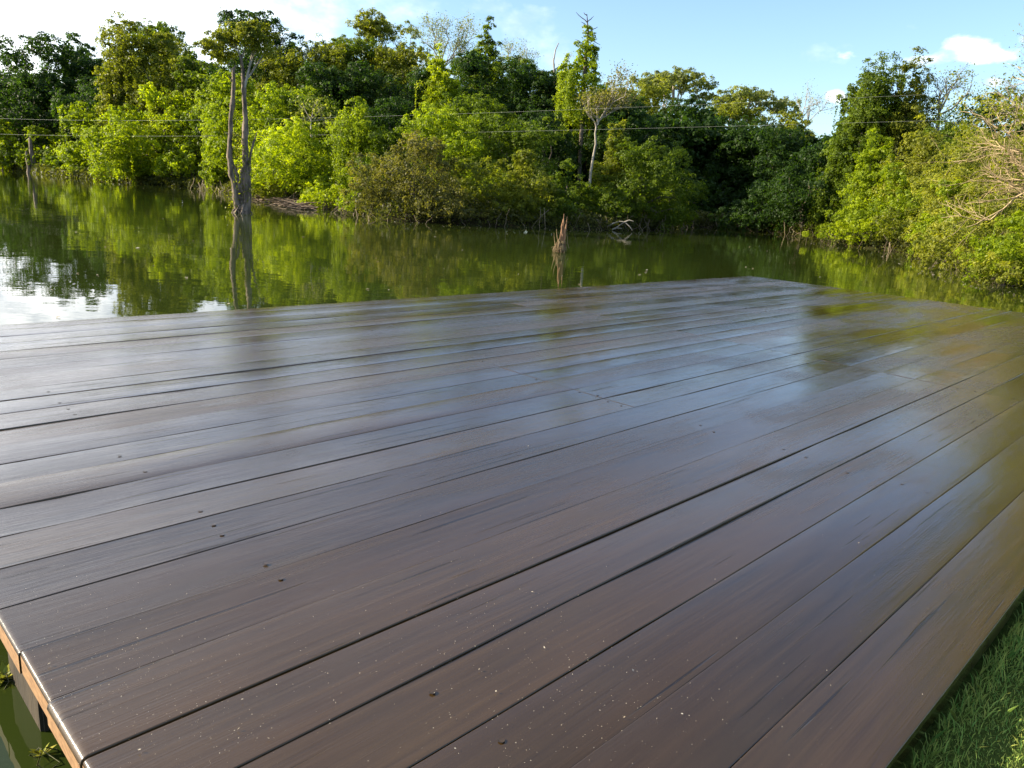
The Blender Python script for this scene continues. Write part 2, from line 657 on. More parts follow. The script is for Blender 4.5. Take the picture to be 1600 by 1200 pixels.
gx = axis_grid(-900, 900, -80, 40, .8)
gy = axis_grid(-900, 1500, -6, 100, .8)
X, Y = np.meshgrid(gx, gy)
Z = terrain_z(X, Y)
nx, ny = len(gx), len(gy)
ii = (np.arange(ny - 1)[:, None] * nx + np.arange(nx - 1)[None]).ravel()
tag(link('ground', mesh_np('ground', np.stack([X, Y, Z], -1), np.stack([ii, ii + 1, ii + nx + 1, ii + nx], 1), ground_material(), smooth=True)),
    kind='structure')
wv = np.array([(-260, -120, WZ), (60, -120, WZ), (60, 130, WZ), (-260, 130, WZ)])
tag(link('water', mesh_np('water', wv, np.array([[0, 1, 2, 3]]), water_material())), kind='structure')

# ------------------------------------------------------------------ deck
U = np.array([0.6975, 0.7166])
V = np.array([-0.7166, 0.6975])
P0 = np.array([-.0146, .4327]) * H


def deck_pt(u, v, z=0.0):
    q = P0 + U * u + V * v
    return np.array([q[0], q[1], z])


seams = np.array([0, .197, .388, .578, .77, .96, 1.16, 1.365, 1.568, 1.77, 1.967, 2.167, 2.372, 2.553, 2.743, 2.946, 3.152, 3.349, 3.517,
                  3.725, 3.929, 4.139, 4.329, 4.536, 4.732, 4.935, 5.095]) * H
LEN = 10.05 * H
TH = .052 * H
JOIST = np.array([.575, 2.715, 4.86, 6.99, 9.13]) * H
deck = empty('wooden_deck', (P0[0], P0[1], 0), 'low platform of glossy dark brown planks jutting over the water', 'deck')
deck.rotation_euler = (0, 0, math.atan2(U[1], U[0]))

DECKM = deck_material()
ENDM = endgrain_material()
HOLEM = plain_material('screw_hole_shadow', (0.006, 0.004, 0.003), .8, .2)
PLUGM = plain_material('wooden_plug', (0.05, 0.030, 0.022), .35, .3, 40)
dv, dfaces, dmat, dboard = [], [], [], []
nv = 0
r = np.random.default_rng(5)
for i in range(len(seams) - 1):
    v0, v1 = seams[i], seams[i + 1]
    ga, gb = r.uniform(.0004, .0012, 2)
    if i == 4:
        gb = .0038
    if i == 0:
        ga = 0
    cuts = [0, JOIST[2], LEN]
    if 9 <= i <= 13:
        cuts = [0, JOIST[1], JOIST[2], LEN]
    elif 20 <= i <= 22:
        cuts = [0, JOIST[2] - .33, LEN]
    tilt = r.normal(0, .0016)
    if i == 4:
        tilt = -.006
    zoff = r.normal(0, .0008)
    for c in range(len(cuts) - 1):
        a, b = cuts[c] + (.0010 if c else r.normal(0, .005)), cuts[c + 1] - .0010
        bid = r.random()
        tl = tilt + r.normal(0, .0011)
        re = .009 if c == 0 else .0015
        re = r.uniform(.011, .019) if c == 0 else .0006
        us = [(0, re), (.15 * re, .45 * re), (.5 * re, .13 * re), (re, 0), (re * 1.6, 0), (re * 4, 0)] if c == 0 else [(0, 0)] * 6
        mids = np.linspace(a + .35, b - .35, max(3, int((b - a) / .45)))
        us = [(a + x + (.002 * qi if c else 0), d) for qi, (x, d) in enumerate(us)] + [(m, 0) for m in mids] + ([(b - .012, 0), (b - .006, 0), (b - .003, 0), (b - .0008, .0008), (b, .003)] if c == len(cuts) - 2 else [(b - .004, 0), (b, 0)])
        bev = .0022
        w = (v1 - gb) - (v0 + ga)
        cup = r.normal(.0004, .0008)
        start = nv
        for si, (u, drop) in enumerate(us):
            lat = r.normal(0, .0006) if 5 < si < len(us) - 5 else 0
            zz = zoff + (r.normal(0, .0013) if 5 < si < len(us) - 5 else 0)
            tw = tl * (1.0 if i != 4 else .25 + .75 * math.exp(-((u - 1.7 * H) / 1.1) ** 2))
            prof = [(0, -TH), (0, -bev), (.3 * bev, -.3 * bev), (bev, 0), (1.7 * bev, cup * .1), (.25 * w, cup), (.5 * w, cup * 1.3), (.75 * w, cup), (w - 1.7 * bev, cup * .1), (w - bev, 0),
                    (w - .3 * bev, -.3 * bev), (w, -bev), (w, -TH)]
            for pi, (pv, pz) in enumerate(prof):
                z = pz + zz + (tw * (pv / w - .5) * (2 if i == 4 else 1) if 0 < pi < 12 else 0)
                if 0 < pi < 12:
                    z -= drop
                dv.append((u, v0 + ga + pv + lat, z))
            nv += 13
        k = len(us)
        for s in range(k - 1):
            for q in range(13):
                qn = (q + 1) % 13
                A = start + s * 13
                dfaces.append((A + q, A + 13 + q, A + 13 + qn, A + qn))
                dmat.append(0)
                dboard.append(bid)
        dfaces.append(tuple(start + q for q in range(13)))
        dmat.append(0 if c else 1)
        dboard.append(bid)
        dfaces.append(tuple(start + (k - 1) * 13 + q for q in range(12, -1, -1)))
        dmat.append(1 if c == len(cuts) - 2 else 0)
        dboard.append(bid)
# plugs over the joist lines: a dark ring and the plug, or an open dark hole
for ji, ju in enumerate(JOIST):
    for i in range(len(seams) - 1):
        for fr in (.25, .75):
            near_joint = ji in (1, 2)
            if r.random() < (.55 if ji else .6):
                continue
            uu = ju + r.normal(0, .010) + (r.choice([-1, 1]) * .028 if near_joint else 0)
            vv = seams[i] + (seams[i + 1] - seams[i]) * fr + r.normal(0, .008)
            rad = .0066 * H
            hole = r.random() < .16
            zt = .0042 if i != 4 else .003
            for (rr, ox, mi, zz) in (((rad, 0, 2, zt),) if hole else ((rad, 0, 2, zt - .0004), (rad * .9, rad * .13, 3, zt))):
                base = nv
                for t in range(14):
                    aa = t * 2 * PI / 14
                    dv.append((uu + rr * math.cos(aa) * (1.0 if not hole else .8) + ox, vv + rr * math.sin(aa), zz - .001))
                nv += 14
                dfaces.append(tuple(base + t for t in range(14)))
                dmat.append(mi)
                dboard.append(.5)
me = bpy.data.meshes.new('decking')
me.from_pydata([tuple(map(float, p)) for p in dv], [], dfaces)
for mm in (DECKM, ENDM, HOLEM, DECKM):
    me.materials.append(mm)
me.polygons.foreach_set('material_index', np.array(dmat, np.int32))
me.polygons.foreach_set('use_smooth', np.array([m == 0 for m in dmat], bool))
a = me.attributes.new('board', 'FLOAT', 'FACE')
a.data.foreach_set('value', np.array(dboard, np.float32))
me.update()
link('decking', me, deck)


def box_mesh(name, x0, x1, y0, y1, z0, z1, mat, bev=.004):
    import bmesh
    bm = bmesh.new()
    bmesh.ops.create_cube(bm, size=1)
    for v in bm.verts:
        v.co = Vector(((x0 + x1) / 2 + v.co.x * (x1 - x0), (y0 + y1) / 2 + v.co.y * (y1 - y0), (z0 + z1) / 2 + v.co.z * (z1 - z0)))
    bmesh.ops.bevel(bm, geom=list(bm.edges), offset=bev, segments=2, affect='EDGES')
    m = bpy.data.meshes.new(name)
    bm.to_mesh(m)
    bm.free()
    m.materials.append(mat)
    return m


POSTM = bark_material('wet_post_wood', (0.012, 0.009, 0.005), (0.045, 0.030, 0.014), 9)
BEAMM = bark_material('joist_wood', (0.03, 0.02, 0.012), (0.07, 0.045, 0.025), 7)
VT = seams[-1]
for ju in JOIST:
    link('joist', box_mesh('joist', ju - .03, ju + .03, .05, VT - .05, -TH - .11, -TH - .002, BEAMM), deck)
for (pu, pv) in ((.06, 1.48 * H), (.06, 3.6 * H), (JOIST[1], VT - .2), (JOIST[2], VT - .2), (JOIST[3], VT - .2), (JOIST[4], VT - .2),
                 (JOIST[4], 2.6 * H), (JOIST[4], .3)):
    link('post', box_mesh('post', pu - .05 if pu > .1 else .03, pu + .05 if pu > .1 else .13, pv - .16, pv + .16, -1.6, -TH - .113 if pu > .1 else -TH - .003, POSTM, .008), deck)

# fine pale debris lying on the planks
FLAKE = blade_material('pale_flake', (0.30, 0.24, 0.16), (0.75, 0.70, 0.58))
r = np.random.default_rng(21)
pts = []
for (px, py, sx, sy, n) in ((170, 1060, 90, 70, 420), (300, 1130, 120, 60, 260), (90, 960, 60, 40, 70), (850, 1080, 120, 70, 380), (760, 960, 80, 60, 170), (420, 1020, 180, 80, 180),
                            (1050, 1110, 120, 70, 160), (700, 800, 400, 180, 90), (1300, 900, 200, 150, 60), (500, 680, 300, 80, 30)):
    q = r.normal(0, 1, (n, 2)) * (sx, sy) + (px, py)
    for x, y in q:
        if y < 470 or y > 1350 or r.random() < .35:
            continue
        g = ground(x, y, 0)
        d = g[:2] - P0
        uu, vv = d @ U, d @ V
        if .02 < uu < LEN - .1 and .03 < vv < VT - .05:
            pts.append((g[0], g[1], .0045))
pts = np.array(pts)
k = len(pts)
sz = np.where(r.random(k) < .02, r.uniform(.005, .008, k), r.uniform(.0013, .0032, k))
nn = unit(np.stack([r.normal(-.3, .5, k), r.normal(0, .5, k), np.ones(k)], 1))
v, f = leaf_quads(pts + [0, 0, .001], nn, sz, r, .5)
tag(link('pollen_debris', mesh_np('pollen_debris', v, f, FLAKE, r.random(k))), 'pale specks of plant debris scattered over the near dark planks', 'debris',
    kind='stuff')

# ------------------------------------------------------------------ lawn and grass
lg = 26
us = np.linspace(-4, 13, 60)
vs = np.concatenate([np.linspace(-9, -.6, 18), np.linspace(-.5, .35, 12)])
UU, VV = np.meshgrid(us, vs)
r = np.random.default_rng(8)
LX = P0[0] + U[0] * UU + V[0] * VV
LY = P0[1] + U[1] * UU + V[1] * VV
LZ = LAWN - .022 + .008 * np.sin(UU * 5) * np.cos(VV * 6) + np.where(VV > .05, -.10 * (VV - .05) / .3, 0) + np.where((UU < 0.2) & (VV > -.2), -.02, 0)
nx, ny = len(us), len(vs)
ii = (np.arange(ny - 1)[:, None] * nx + np.arange(nx - 1)[None]).ravel()
tag(link('lawn', mesh_np('lawn', np.stack([LX, LY, LZ], -1), np.stack([ii, ii + 1, ii + nx + 1, ii + nx], 1), lawn_material(), smooth=True)),
    kind='structure')


def blades(n, u0, u1, v0, v1, h0, h1, w, r, lean=.6, edge=False):
    if edge:
        vv = v1 - np.abs(r.normal(0, 1, n)) * (v1 - v0) * .4
    else:
        vv = r.uniform(v0, v1, n)
    uu = r.uniform(u0, u1, n)
    x = P0[0] + U[0] * uu + V[0] * vv
    y = P0[1] + U[1] * uu + V[1] * vv
    base = np.stack([x, y, np.full(n, LAWN - .022)], 1)
    clump = .6 + .4 * np.sin(uu * 17) * np.cos(vv * 23 + uu * 5)
    h = r.uniform(h0, h1, n) * (.55 + .45 * clump)
    a = r.uniform(0, 2 * PI, n)
    ln = np.stack([np.cos(a), np.sin(a), np.zeros(n)], 1) * (h * r.uniform(.1, lean, n))[:, None]
    a2 = r.uniform(0, 2 * PI, n)
    sd = np.stack([np.cos(a2), np.sin(a2), np.zeros(n)], 1) * w * r.uniform(.6, 1.3, n)[:, None]
    mid = base + ln * .35 + np.stack([0 * h, 0 * h, h * .6], 1)
    tip = base + ln + np.stack([0 * h, 0 * h, h * .95], 1)
    v = np.stack([base - sd, base + sd, mid + sd * .8, tip, mid - sd * .8], 1).reshape(-1, 3)
    f = np.arange(n * 5).reshape(n, 5)
    return v, f


r = np.random.default_rng(31)
VB = [blades(52000, .2, 3.6, -1.0, -.012, .008, .025, .0010, r, 1.4), blades(30000, 3.6, 9, -1.4, -.012, .02, .045, .002, r, 1.2),
      blades(2600, .2, 5, -.12, -.008, .03, .075, .0014, r, .9, True)]
off, fv, ff = 0, [], []
for v, f in VB:
    fv.append(v)
    ff.append(f + off)
    off += len(v)
fv, ff = np.concatenate(fv), np.concatenate(ff)
GRASS = blade_material('grass_blade', (0.17, 0.34, 0.07), (0.52, 0.54, 0.13))
tn = np.clip(r.normal(.42, .3, len(ff)), 0, 1)
tag(link('grass', mesh_np('grass', fv, ff, GRASS, tn)), 'short green lawn grass beside the right edge of the deck', 'grass', kind='stuff')

# ------------------------------------------------------------------ trees and shrubs
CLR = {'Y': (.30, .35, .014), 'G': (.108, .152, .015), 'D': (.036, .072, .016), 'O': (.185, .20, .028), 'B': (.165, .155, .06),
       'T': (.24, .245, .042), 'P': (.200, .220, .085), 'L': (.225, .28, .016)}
GR = {'L': 'trees and shrubs on the far left bank', 'C': 'trees and shrubs of the middle grove', 'K': 'trees round the shaded cove',
      'R': 'trees and shrubs on the right bank'}
# name, shape, px, top, crown bottom (None = ground), width, distance, colour, group, label
T = [
    ('broadleaf_tree', 'airy', 8, 72, 190, 96, 104, 'D', 'L', 'hazy dark tree at the far left end of the treeline'),
    ('broadleaf_tree', 'round', 88, 60, 200, 108, 98, 'D', 'L', 'tall dark tree with stepped crown above the two grey stumps'),
    ('broadleaf_tree', 'round', 40, 118, 240, 110, 95, 'D', 'L', 'dark tree filling the space directly behind the two grey stumps'),
    ('broadleaf_tree', 'round', 140, 92, 220, 76, 95, 'D', 'L', 'dark tree right of the stepped crown with yellowish top'),
    ('broadleaf_tree', 'round', 150, 128, 262, 90, 86, 'D', 'L', 'shaded tree behind the vine hung bush by the left shore'),
    ('waterside_shrub', 'column', 2, 196, None, 40, 91, 'Y', 'L', 'sunlit yellow green bush at the left end of the shoreline'),
    ('waterside_shrub', 'mound', 34, 226, None, 60, 90, 'G', 'L', 'low green bush left of the two grey stumps'),
    ('waterside_shrub', 'mound', 78, 204, None, 62, 88, 'L', 'L', 'leafy bush just right of the two grey stumps'),
    ('vine_covered_bush', 'column', 138, 170, None, 66, 76, 'L', 'L', 'upright vine hung bush alone between two dark hollows'),
    ('vine_covered_tree', 'column', 186, 50, 200, 74, 74, 'O', 'L', 'tall slim vine draped tree left of the olive dome'),
    ('broadleaf_tree', 'round', 243, 38, 130, 84, 86, 'G', 'L', 'tree top peeping over the olive dome, two dark green tufts'),
    ('broadleaf_tree', 'round', 268, 54, 190, 96, 73, 'O', 'L', 'olive dome shaped crown, the roundest on the left bank'),
    ('waterside_tree', 'mound', 204, 168, None, 96, 68, 'L', 'L', 'bright tree spilling to the water below the slim vine draped one'),
    ('waterside_tree', 'mound', 258, 138, None, 96, 67, 'Y', 'L', 'brightest yellow green tree on the left shore, below the olive dome'),
    ('waterside_shrub', 'mound', 178, 256, None, 40, 71, 'G', 'L', 'small grey green bush at the waterline by the dark hollow'),
    ('waterside_tree', 'round', 312, 170, 292, 70, 65, 'G', 'L', 'darker leafy tree between the brightest shrub and the flooded tree'),
    ('broadleaf_tree', 'round', 318, 92, 215, 80, 70, 'G', 'L', 'green tree between olive dome and the flooded tree crown'),
    ('waterside_tree', 'column', 342, 128, None, 64, 57, 'L', 'L', 'leafy light green tree seen just left of the dead trunk'),
    ('broadleaf_tree', 'round', 408, 23, 170, 112, 60, 'D', 'C', 'tall dark tree whose crown rises behind the flooded tree'),
    ('broadleaf_tree', 'round', 372, 120, 262, 90, 53, 'L', 'C', 'light green tree behind the two trunks of the flooded tree'),
    ('broadleaf_tree', 'airy', 474, 58, 170, 92, 60, 'O', 'C', 'feathery olive crown right of the tall dark tree'),
    ('broadleaf_tree', 'airy', 530, 58, 170, 90, 62, 'O', 'C', 'feathery yellowish crown left of the pair of highest crowns'),
    ('broadleaf_tree', 'round', 590, 28, 170, 92, 62, 'O', 'C', 'yellowish round crown, highest of the middle grove'),
    ('broadleaf_tree', 'airy', 642, 36, 150, 80, 64, 'O', 'C', 'loose crown joined to the right of the highest round crown'),
    ('broadleaf_tree', 'round', 430, 132, 260, 90, 50, 'L', 'C', 'light green tree above the rounded yellow green shrub'),
    ('broadleaf_tree', 'round', 512, 106, 250, 92, 53, 'D', 'C', 'dark tree behind the small umbrella topped sapling'),
    ('broadleaf_tree', 'round', 580, 104, 250, 100, 52, 'D', 'C', 'darkest tree midway under the highest round crown'),
    ('broadleaf_tree', 'round', 650, 108, 250, 90, 51, 'D', 'C', 'dark tree left of the bright yellow green column'),
    ('vine_covered_tree', 'column', 690, 84, 200, 62, 49, 'Y', 'C', 'bright yellow green column of foliage among dark trees'),
    ('conifer_like_tree', 'spire', 759, 34, 150, 62, 54, 'G', 'C', 'pointed green tree top like a steeple left of centre sky'),
    ('broadleaf_tree', 'round', 745, 88, 240, 92, 51, 'D', 'C', 'dark tree beneath the pointed steeple like top'),
    ('broadleaf_tree', 'round', 815, 106, 260, 100, 50, 'D', 'C', 'dark tree between the steeple top and the vine wrapped pole'),
    ('broadleaf_tree', 'round', 868, 116, 270, 86, 49, 'D', 'C', 'dark tree under the bare twigs left of the vine wrapped pole'),
    ('waterside_shrub', 'mound', 450, 193, 300, 122, 42, 'Y', 'C', 'large rounded yellow green shrub just right of the dead trunk'),
    ('waterside_tree', 'column', 560, 166, None, 84, 38, 'L', 'C', 'bushy bright tree right of the large rounded yellow green shrub'),
    ('waterside_tree', 'mound', 598, 210, None, 66, 36, 'G', 'C', 'leafy shrub squeezed left of the brown vine mound'),
    ('waterside_shrub', 'mound', 428, 268, None, 66, 42.5, 'O', 'C', 'low pale olive bush above the bank of dry sticks'),
    ('waterside_shrub', 'mound', 510, 290, None, 80, 37, 'Y', 'C', 'low bright shrub hanging over the water below the bushy tree'),
    ('waterside_shrub', 'mound', 556, 300, None, 48, 33, 'L', 'C', 'small round green bush at the waterline left of the vine mound'),
    ('vine_mound', 'mound', 648, 214, None, 132, 31, 'B', 'C', 'brownish tangle of dry vines forming a mound at the point'),
    ('broadleaf_tree', 'round', 690, 172, 300, 110, 37, 'L', 'C', 'green tree rising behind the brown vine mound'),
    ('waterside_shrub', 'mound', 745, 250, None, 110, 32, 'O', 'C', 'yellowish bush right of the brown vine mound'),
    ('broadleaf_tree', 'round', 792, 186, 300, 110, 37, 'G', 'C', 'green tree behind the yellowish bush and the yellow topped shrub'),
    ('waterside_shrub', 'mound', 700, 318, None, 90, 30.2, 'B', 'C', 'low brownish shrub on the waterline right of the vine mound'),
    ('waterside_shrub', 'mound', 832, 238, None, 84, 32.3, 'O', 'C', 'yellow topped shrub with shaded hanging roots by the water'),
    ('waterside_shrub', 'mound', 886, 252, None, 60, 34.5, 'G', 'C', 'green shrub between yellow topped shrub and leaning pale tree'),
    ('waterside_shrub', 'column', 958, 200, 320, 62, 37.5, 'O', 'C', 'olive bush wrapped round the foot of the leaning pale tree'),
    ('waterside_tree', 'mound', 1000, 226, None, 138, 37.5, 'G', 'C', 'broad rounded green tree at the right end of the grove'),
    ('waterside_shrub', 'mound', 952, 290, None, 90, 35.3, 'G', 'C', 'green leafy shrub above the pale fallen branch'),
    ('waterside_shrub', 'mound', 1046, 262, None, 60, 40.5, 'G', 'C', 'dark leafy shrub at the mouth of the shaded cove'),
    ('broadleaf_tree', 'flat', 1052, 110, 168, 116, 76, 'P', 'K', 'airy layered crown highest on the skyline above the cove'),
    ('broadleaf_tree', 'round', 1012, 132, 240, 90, 70, 'O', 'K', 'olive crown left of the airy layered crown'),
    ('broadleaf_tree', 'flat', 1172, 138, 186, 110, 74, 'P', 'K', 'flat pale crown on the skyline above the right of the cove'),
    ('broadleaf_tree', 'flat', 1140, 156, 212, 82, 66, 'O', 'K', 'umbrella shaped olive tree below the flat pale crown'),
    ('broadleaf_tree', 'round', 1216, 180, 270, 80, 66, 'O', 'K', 'last olive crown before the gap of sky by the right bank'),
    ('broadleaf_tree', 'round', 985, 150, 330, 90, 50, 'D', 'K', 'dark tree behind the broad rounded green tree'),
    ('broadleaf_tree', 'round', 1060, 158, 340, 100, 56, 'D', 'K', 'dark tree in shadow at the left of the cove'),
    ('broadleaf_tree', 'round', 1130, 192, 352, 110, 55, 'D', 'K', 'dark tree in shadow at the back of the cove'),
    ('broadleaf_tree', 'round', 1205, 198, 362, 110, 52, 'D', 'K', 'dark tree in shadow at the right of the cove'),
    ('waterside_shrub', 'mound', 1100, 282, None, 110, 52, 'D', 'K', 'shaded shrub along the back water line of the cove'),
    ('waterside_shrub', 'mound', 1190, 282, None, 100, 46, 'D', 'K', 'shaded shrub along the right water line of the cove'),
    ('waterside_tree', 'mound', 1262, 236, None, 110, 44, 'D', 'R', 'shaded leafy tree where the cove meets the right bank'),
    ('vine_covered_tree', 'column', 1316, 146, 330, 52, 43, 'G', 'R', 'vine hung green tree left of the right bank towers'),
    ('vine_covered_tree', 'column', 1345, 106, 330, 80, 42, 'G', 'R', 'tall green tower of vines, left of the two on the right bank'),
    ('vine_covered_tree', 'column', 1405, 104, 320, 86, 42, 'O', 'R', 'tall olive tower of vines beside the bare branched tree'),
    ('broadleaf_tree', 'round', 1552, 152, 260, 92, 46, 'D', 'R', 'dark round tree between the bare branched tree and right edge'),
    ('broadleaf_tree', 'round', 1490, 196, 300, 92, 41, 'G', 'R', 'green tree beneath the bare branched tree'),
    ('waterside_tree', 'column', 1438, 198, None, 90, 38, 'T', 'R', 'olive vine draped tree below the olive tower'),
    ('waterside_tree', 'column', 1366, 212, 372, 84, 39, 'L', 'R', 'light green leafy tree below the green tower'),
    ('waterside_tree', 'mound', 1520, 214, None, 120, 33.5, 'T', 'R', 'wide green tree behind the beige bare bush'),
    ('waterside_shrub', 'mound', 1350, 338, None, 96, 36.4, 'Y', 'R', 'low bright bush reaching furthest over the water'),
    ('waterside_shrub', 'mound', 1432, 318, None, 84, 35, 'O', 'R', 'rusty rooted bush right of the low bright one'),
    ('waterside_shrub', 'mound', 1492, 286, None, 78, 31, 'L', 'R', 'light green large leaved shrub below the wide green tree'),
    ('waterside_shrub', 'mound', 1486, 352, None, 76, 28.8, 'T', 'R', 'straw coloured low shrub at the water below the large leaved one'),
    ('waterside_shrub', 'mound', 1556, 318, None, 110, 25.5, 'T', 'R', 'yellowish creeper mound below the beige bare bush'),
    ('waterside_shrub', 'mound', 1618, 336, None, 110, 21.8, 'L', 'R', 'green creeper mound cut by the right edge of the picture'),
    ('waterside_shrub', 'mound', 1580, 398, None, 80, 21.2, 'T', 'R', 'low yellow green bush nearest the deck on the right bank'),
    ('broadleaf_tree', 'round', 452, 84, 190, 92, 57, 'O', 'C', 'olive round crown touching the right of the tall dark tree'),
    ('broadleaf_tree', 'round', 500, 66, 190, 96, 58, 'O', 'C', 'olive crown below the gap between the two feathery crowns'),
    ('broadleaf_tree', 'round', 552, 62, 190, 90, 59, 'G', 'C', 'greener crown just left of the highest round crown'),
    ('broadleaf_tree', 'round', 628, 72, 190, 92, 57, 'O', 'C', 'olive crown just under the loose skyline crown'),
    ('broadleaf_tree', 'round', 720, 92, 220, 80, 55, 'G', 'C', 'green crown between the bright column and the steeple top'),
    ('broadleaf_tree', 'round', 788, 92, 220, 84, 55, 'G', 'C', 'green crown leaning against the right of the steeple top'),
    ('broadleaf_tree', 'round', 848, 110, 240, 80, 54, 'G', 'C', 'green crown below the thin bare stems'),
    ('broadleaf_tree', 'round', 480, 150, 280, 90, 48, 'G', 'C', 'mid green tree directly behind the umbrella topped sapling'),
    ('broadleaf_tree', 'round', 612, 158, 290, 84, 46, 'D', 'C', 'dark tree in the hollow above the bushy bright tree'),
    ('broadleaf_tree', 'round', 735, 150, 290, 92, 46, 'G', 'C', 'mid green tree below the dark steeple tree'),
    ('broadleaf_tree', 'round', 850, 180, 300, 92, 44, 'D', 'C', 'dark tree behind the yellow topped shrub'),
    ('broadleaf_tree', 'round', 915, 168, 300, 84, 48, 'D', 'C', 'dark tree at the foot of the vine wrapped pole'),
    ('broadleaf_tree', 'round', 965, 160, 300, 80, 46, 'D', 'C', 'dark tree right behind the leaning pale tree'),
    ('waterside_shrub', 'mound', 506, 222, None, 76, 41, 'L', 'C', 'green bush between the large rounded shrub and the bushy tree'),
    ('waterside_shrub', 'mound', 720, 222, None, 84, 34.5, 'L', 'C', 'light green bush over the shoulder of the vine mound'),
    ('waterside_shrub', 'mound', 780, 268, None, 70, 33, 'L', 'C', 'light green bush left of the yellow topped shrub'),
    ('waterside_shrub', 'mound', 868, 300, None, 60, 33, 'G', 'C', 'small dark green bush behind the splintered stump'),
    ('waterside_shrub', 'mound', 300, 232, None, 66, 63.5, 'L', 'L', 'light green bush low on the shore left of the dead trunk'),
    ('waterside_shrub', 'mound', 108, 236, None, 50, 80, 'G', 'L', 'dark green bush left of the lone vine hung bush'),
    ('waterside_shrub', 'mound', 1402, 262, None, 90, 37, 'L', 'R', 'light green shrub between the light green tree and large leaved one'),
    ('broadleaf_tree', 'round', 1375, 160, 300, 80, 43.5, 'G', 'R', 'green tree filling between the two vine towers'),
    ('broadleaf_tree', 'round', 1600, 215, 340, 130, 31, 'T', 'R', 'tan green tree behind the beige bare bush at the right edge'),
    ('broadleaf_tree', 'round', 1790, -50, 330, 150, 23, 'T', 'R', 'big sunlit tree added out of view right of the bare bush'),  # from here on: unseen trees, added for their olive reflection in the deck
    ('broadleaf_tree', 'round', 2090, -330, 420, 420, 17, 'T', 'R', 'tallest sunlit tree added out of view on the bank right beyond the deck'),
    ('broadleaf_tree', 'round', 2330, -800, 420, 520, 11.5, 'T', 'R', 'tall leafy tree added out of view on the bank close to the deck corner'),
    ('broadleaf_tree', 'round', 2560, -500, 480, 560, 15, 'T', 'R', 'rightmost tall sunlit tree added out of view on the bank near the deck corner'),
]
DENS = 1.0
WOODY = {'broadleaf_tree', 'waterside_tree', 'vine_covered_tree', 'conifer_like_tree'}
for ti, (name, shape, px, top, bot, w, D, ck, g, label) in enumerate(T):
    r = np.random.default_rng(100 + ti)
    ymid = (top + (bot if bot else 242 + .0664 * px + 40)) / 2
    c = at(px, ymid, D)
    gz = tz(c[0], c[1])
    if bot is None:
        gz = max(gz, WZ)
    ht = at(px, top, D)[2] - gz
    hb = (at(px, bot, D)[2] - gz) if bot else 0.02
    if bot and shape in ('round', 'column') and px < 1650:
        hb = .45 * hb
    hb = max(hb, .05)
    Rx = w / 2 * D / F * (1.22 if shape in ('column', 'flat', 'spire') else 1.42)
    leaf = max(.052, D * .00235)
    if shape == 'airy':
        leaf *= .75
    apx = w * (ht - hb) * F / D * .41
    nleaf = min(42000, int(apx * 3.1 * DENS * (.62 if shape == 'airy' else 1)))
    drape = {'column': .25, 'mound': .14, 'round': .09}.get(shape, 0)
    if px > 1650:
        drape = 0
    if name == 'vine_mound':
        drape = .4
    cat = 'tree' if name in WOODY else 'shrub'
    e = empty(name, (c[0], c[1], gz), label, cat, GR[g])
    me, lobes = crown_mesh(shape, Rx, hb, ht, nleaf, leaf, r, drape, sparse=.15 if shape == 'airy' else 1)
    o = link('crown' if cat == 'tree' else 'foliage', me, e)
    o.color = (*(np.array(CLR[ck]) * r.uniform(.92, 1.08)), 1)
    tm = trunk_mesh(lobes, max(.06, Rx * (.07 if cat == 'tree' else .035)), hb, ht, PALE if shape in ('airy', 'flat') else BARK, r)
    link('trunk' if cat == 'tree' else 'stem', tm, e)

# the unbroken wood behind the single trees
r = np.random.default_rng(77)
bv, bf, bt, off = [], [], [], 0
skyline = [(-60, 130), (40, 125), (140, 135), (240, 110), (330, 115), (430, 100), (520, 110), (600, 100), (700, 115), (800, 130), (900, 145), (980, 165), (1060, 180),
           (1140, 200), (1230, 212), (1290, 214), (1390, 175), (1470, 215), (1560, 225), (1660, 190), (1800, 150)]
for px, top in skyline:
    D = {True: 110 - .055 * px, False: 72 - .018 * px}[px < 800] if px < 1280 else 50
    for k in range(3):
        dd = D + k * 5 + r.uniform(0, 3)
        q = px + r.uniform(-45, 45)
        c = at(q, 200, dd)
        gz = tz(c[0], c[1])
        ht = at(q, top + r.uniform(-6, 18), dd)[2] - gz
        me, _ = crown_mesh('round', 66 * dd / F, .1, max(ht, 2.5), 3400, dd * .0050, r)
        nvv = len(me.vertices)
        co = np.empty(nvv * 3, np.float32)
        me.vertices.foreach_get('co', co)
        bv.append(co.reshape(-1, 3) + [c[0], c[1], gz])
        bf.append(np.arange(nvv).reshape(-1, 4) + off)
        bt.append(r.uniform(.2, .6, nvv // 4))
        off += nvv
        bpy.data.meshes.remove(me)
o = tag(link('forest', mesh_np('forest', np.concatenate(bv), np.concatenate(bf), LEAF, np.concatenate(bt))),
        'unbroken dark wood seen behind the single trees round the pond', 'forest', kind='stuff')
o.color = (*CLR['D'], 1)

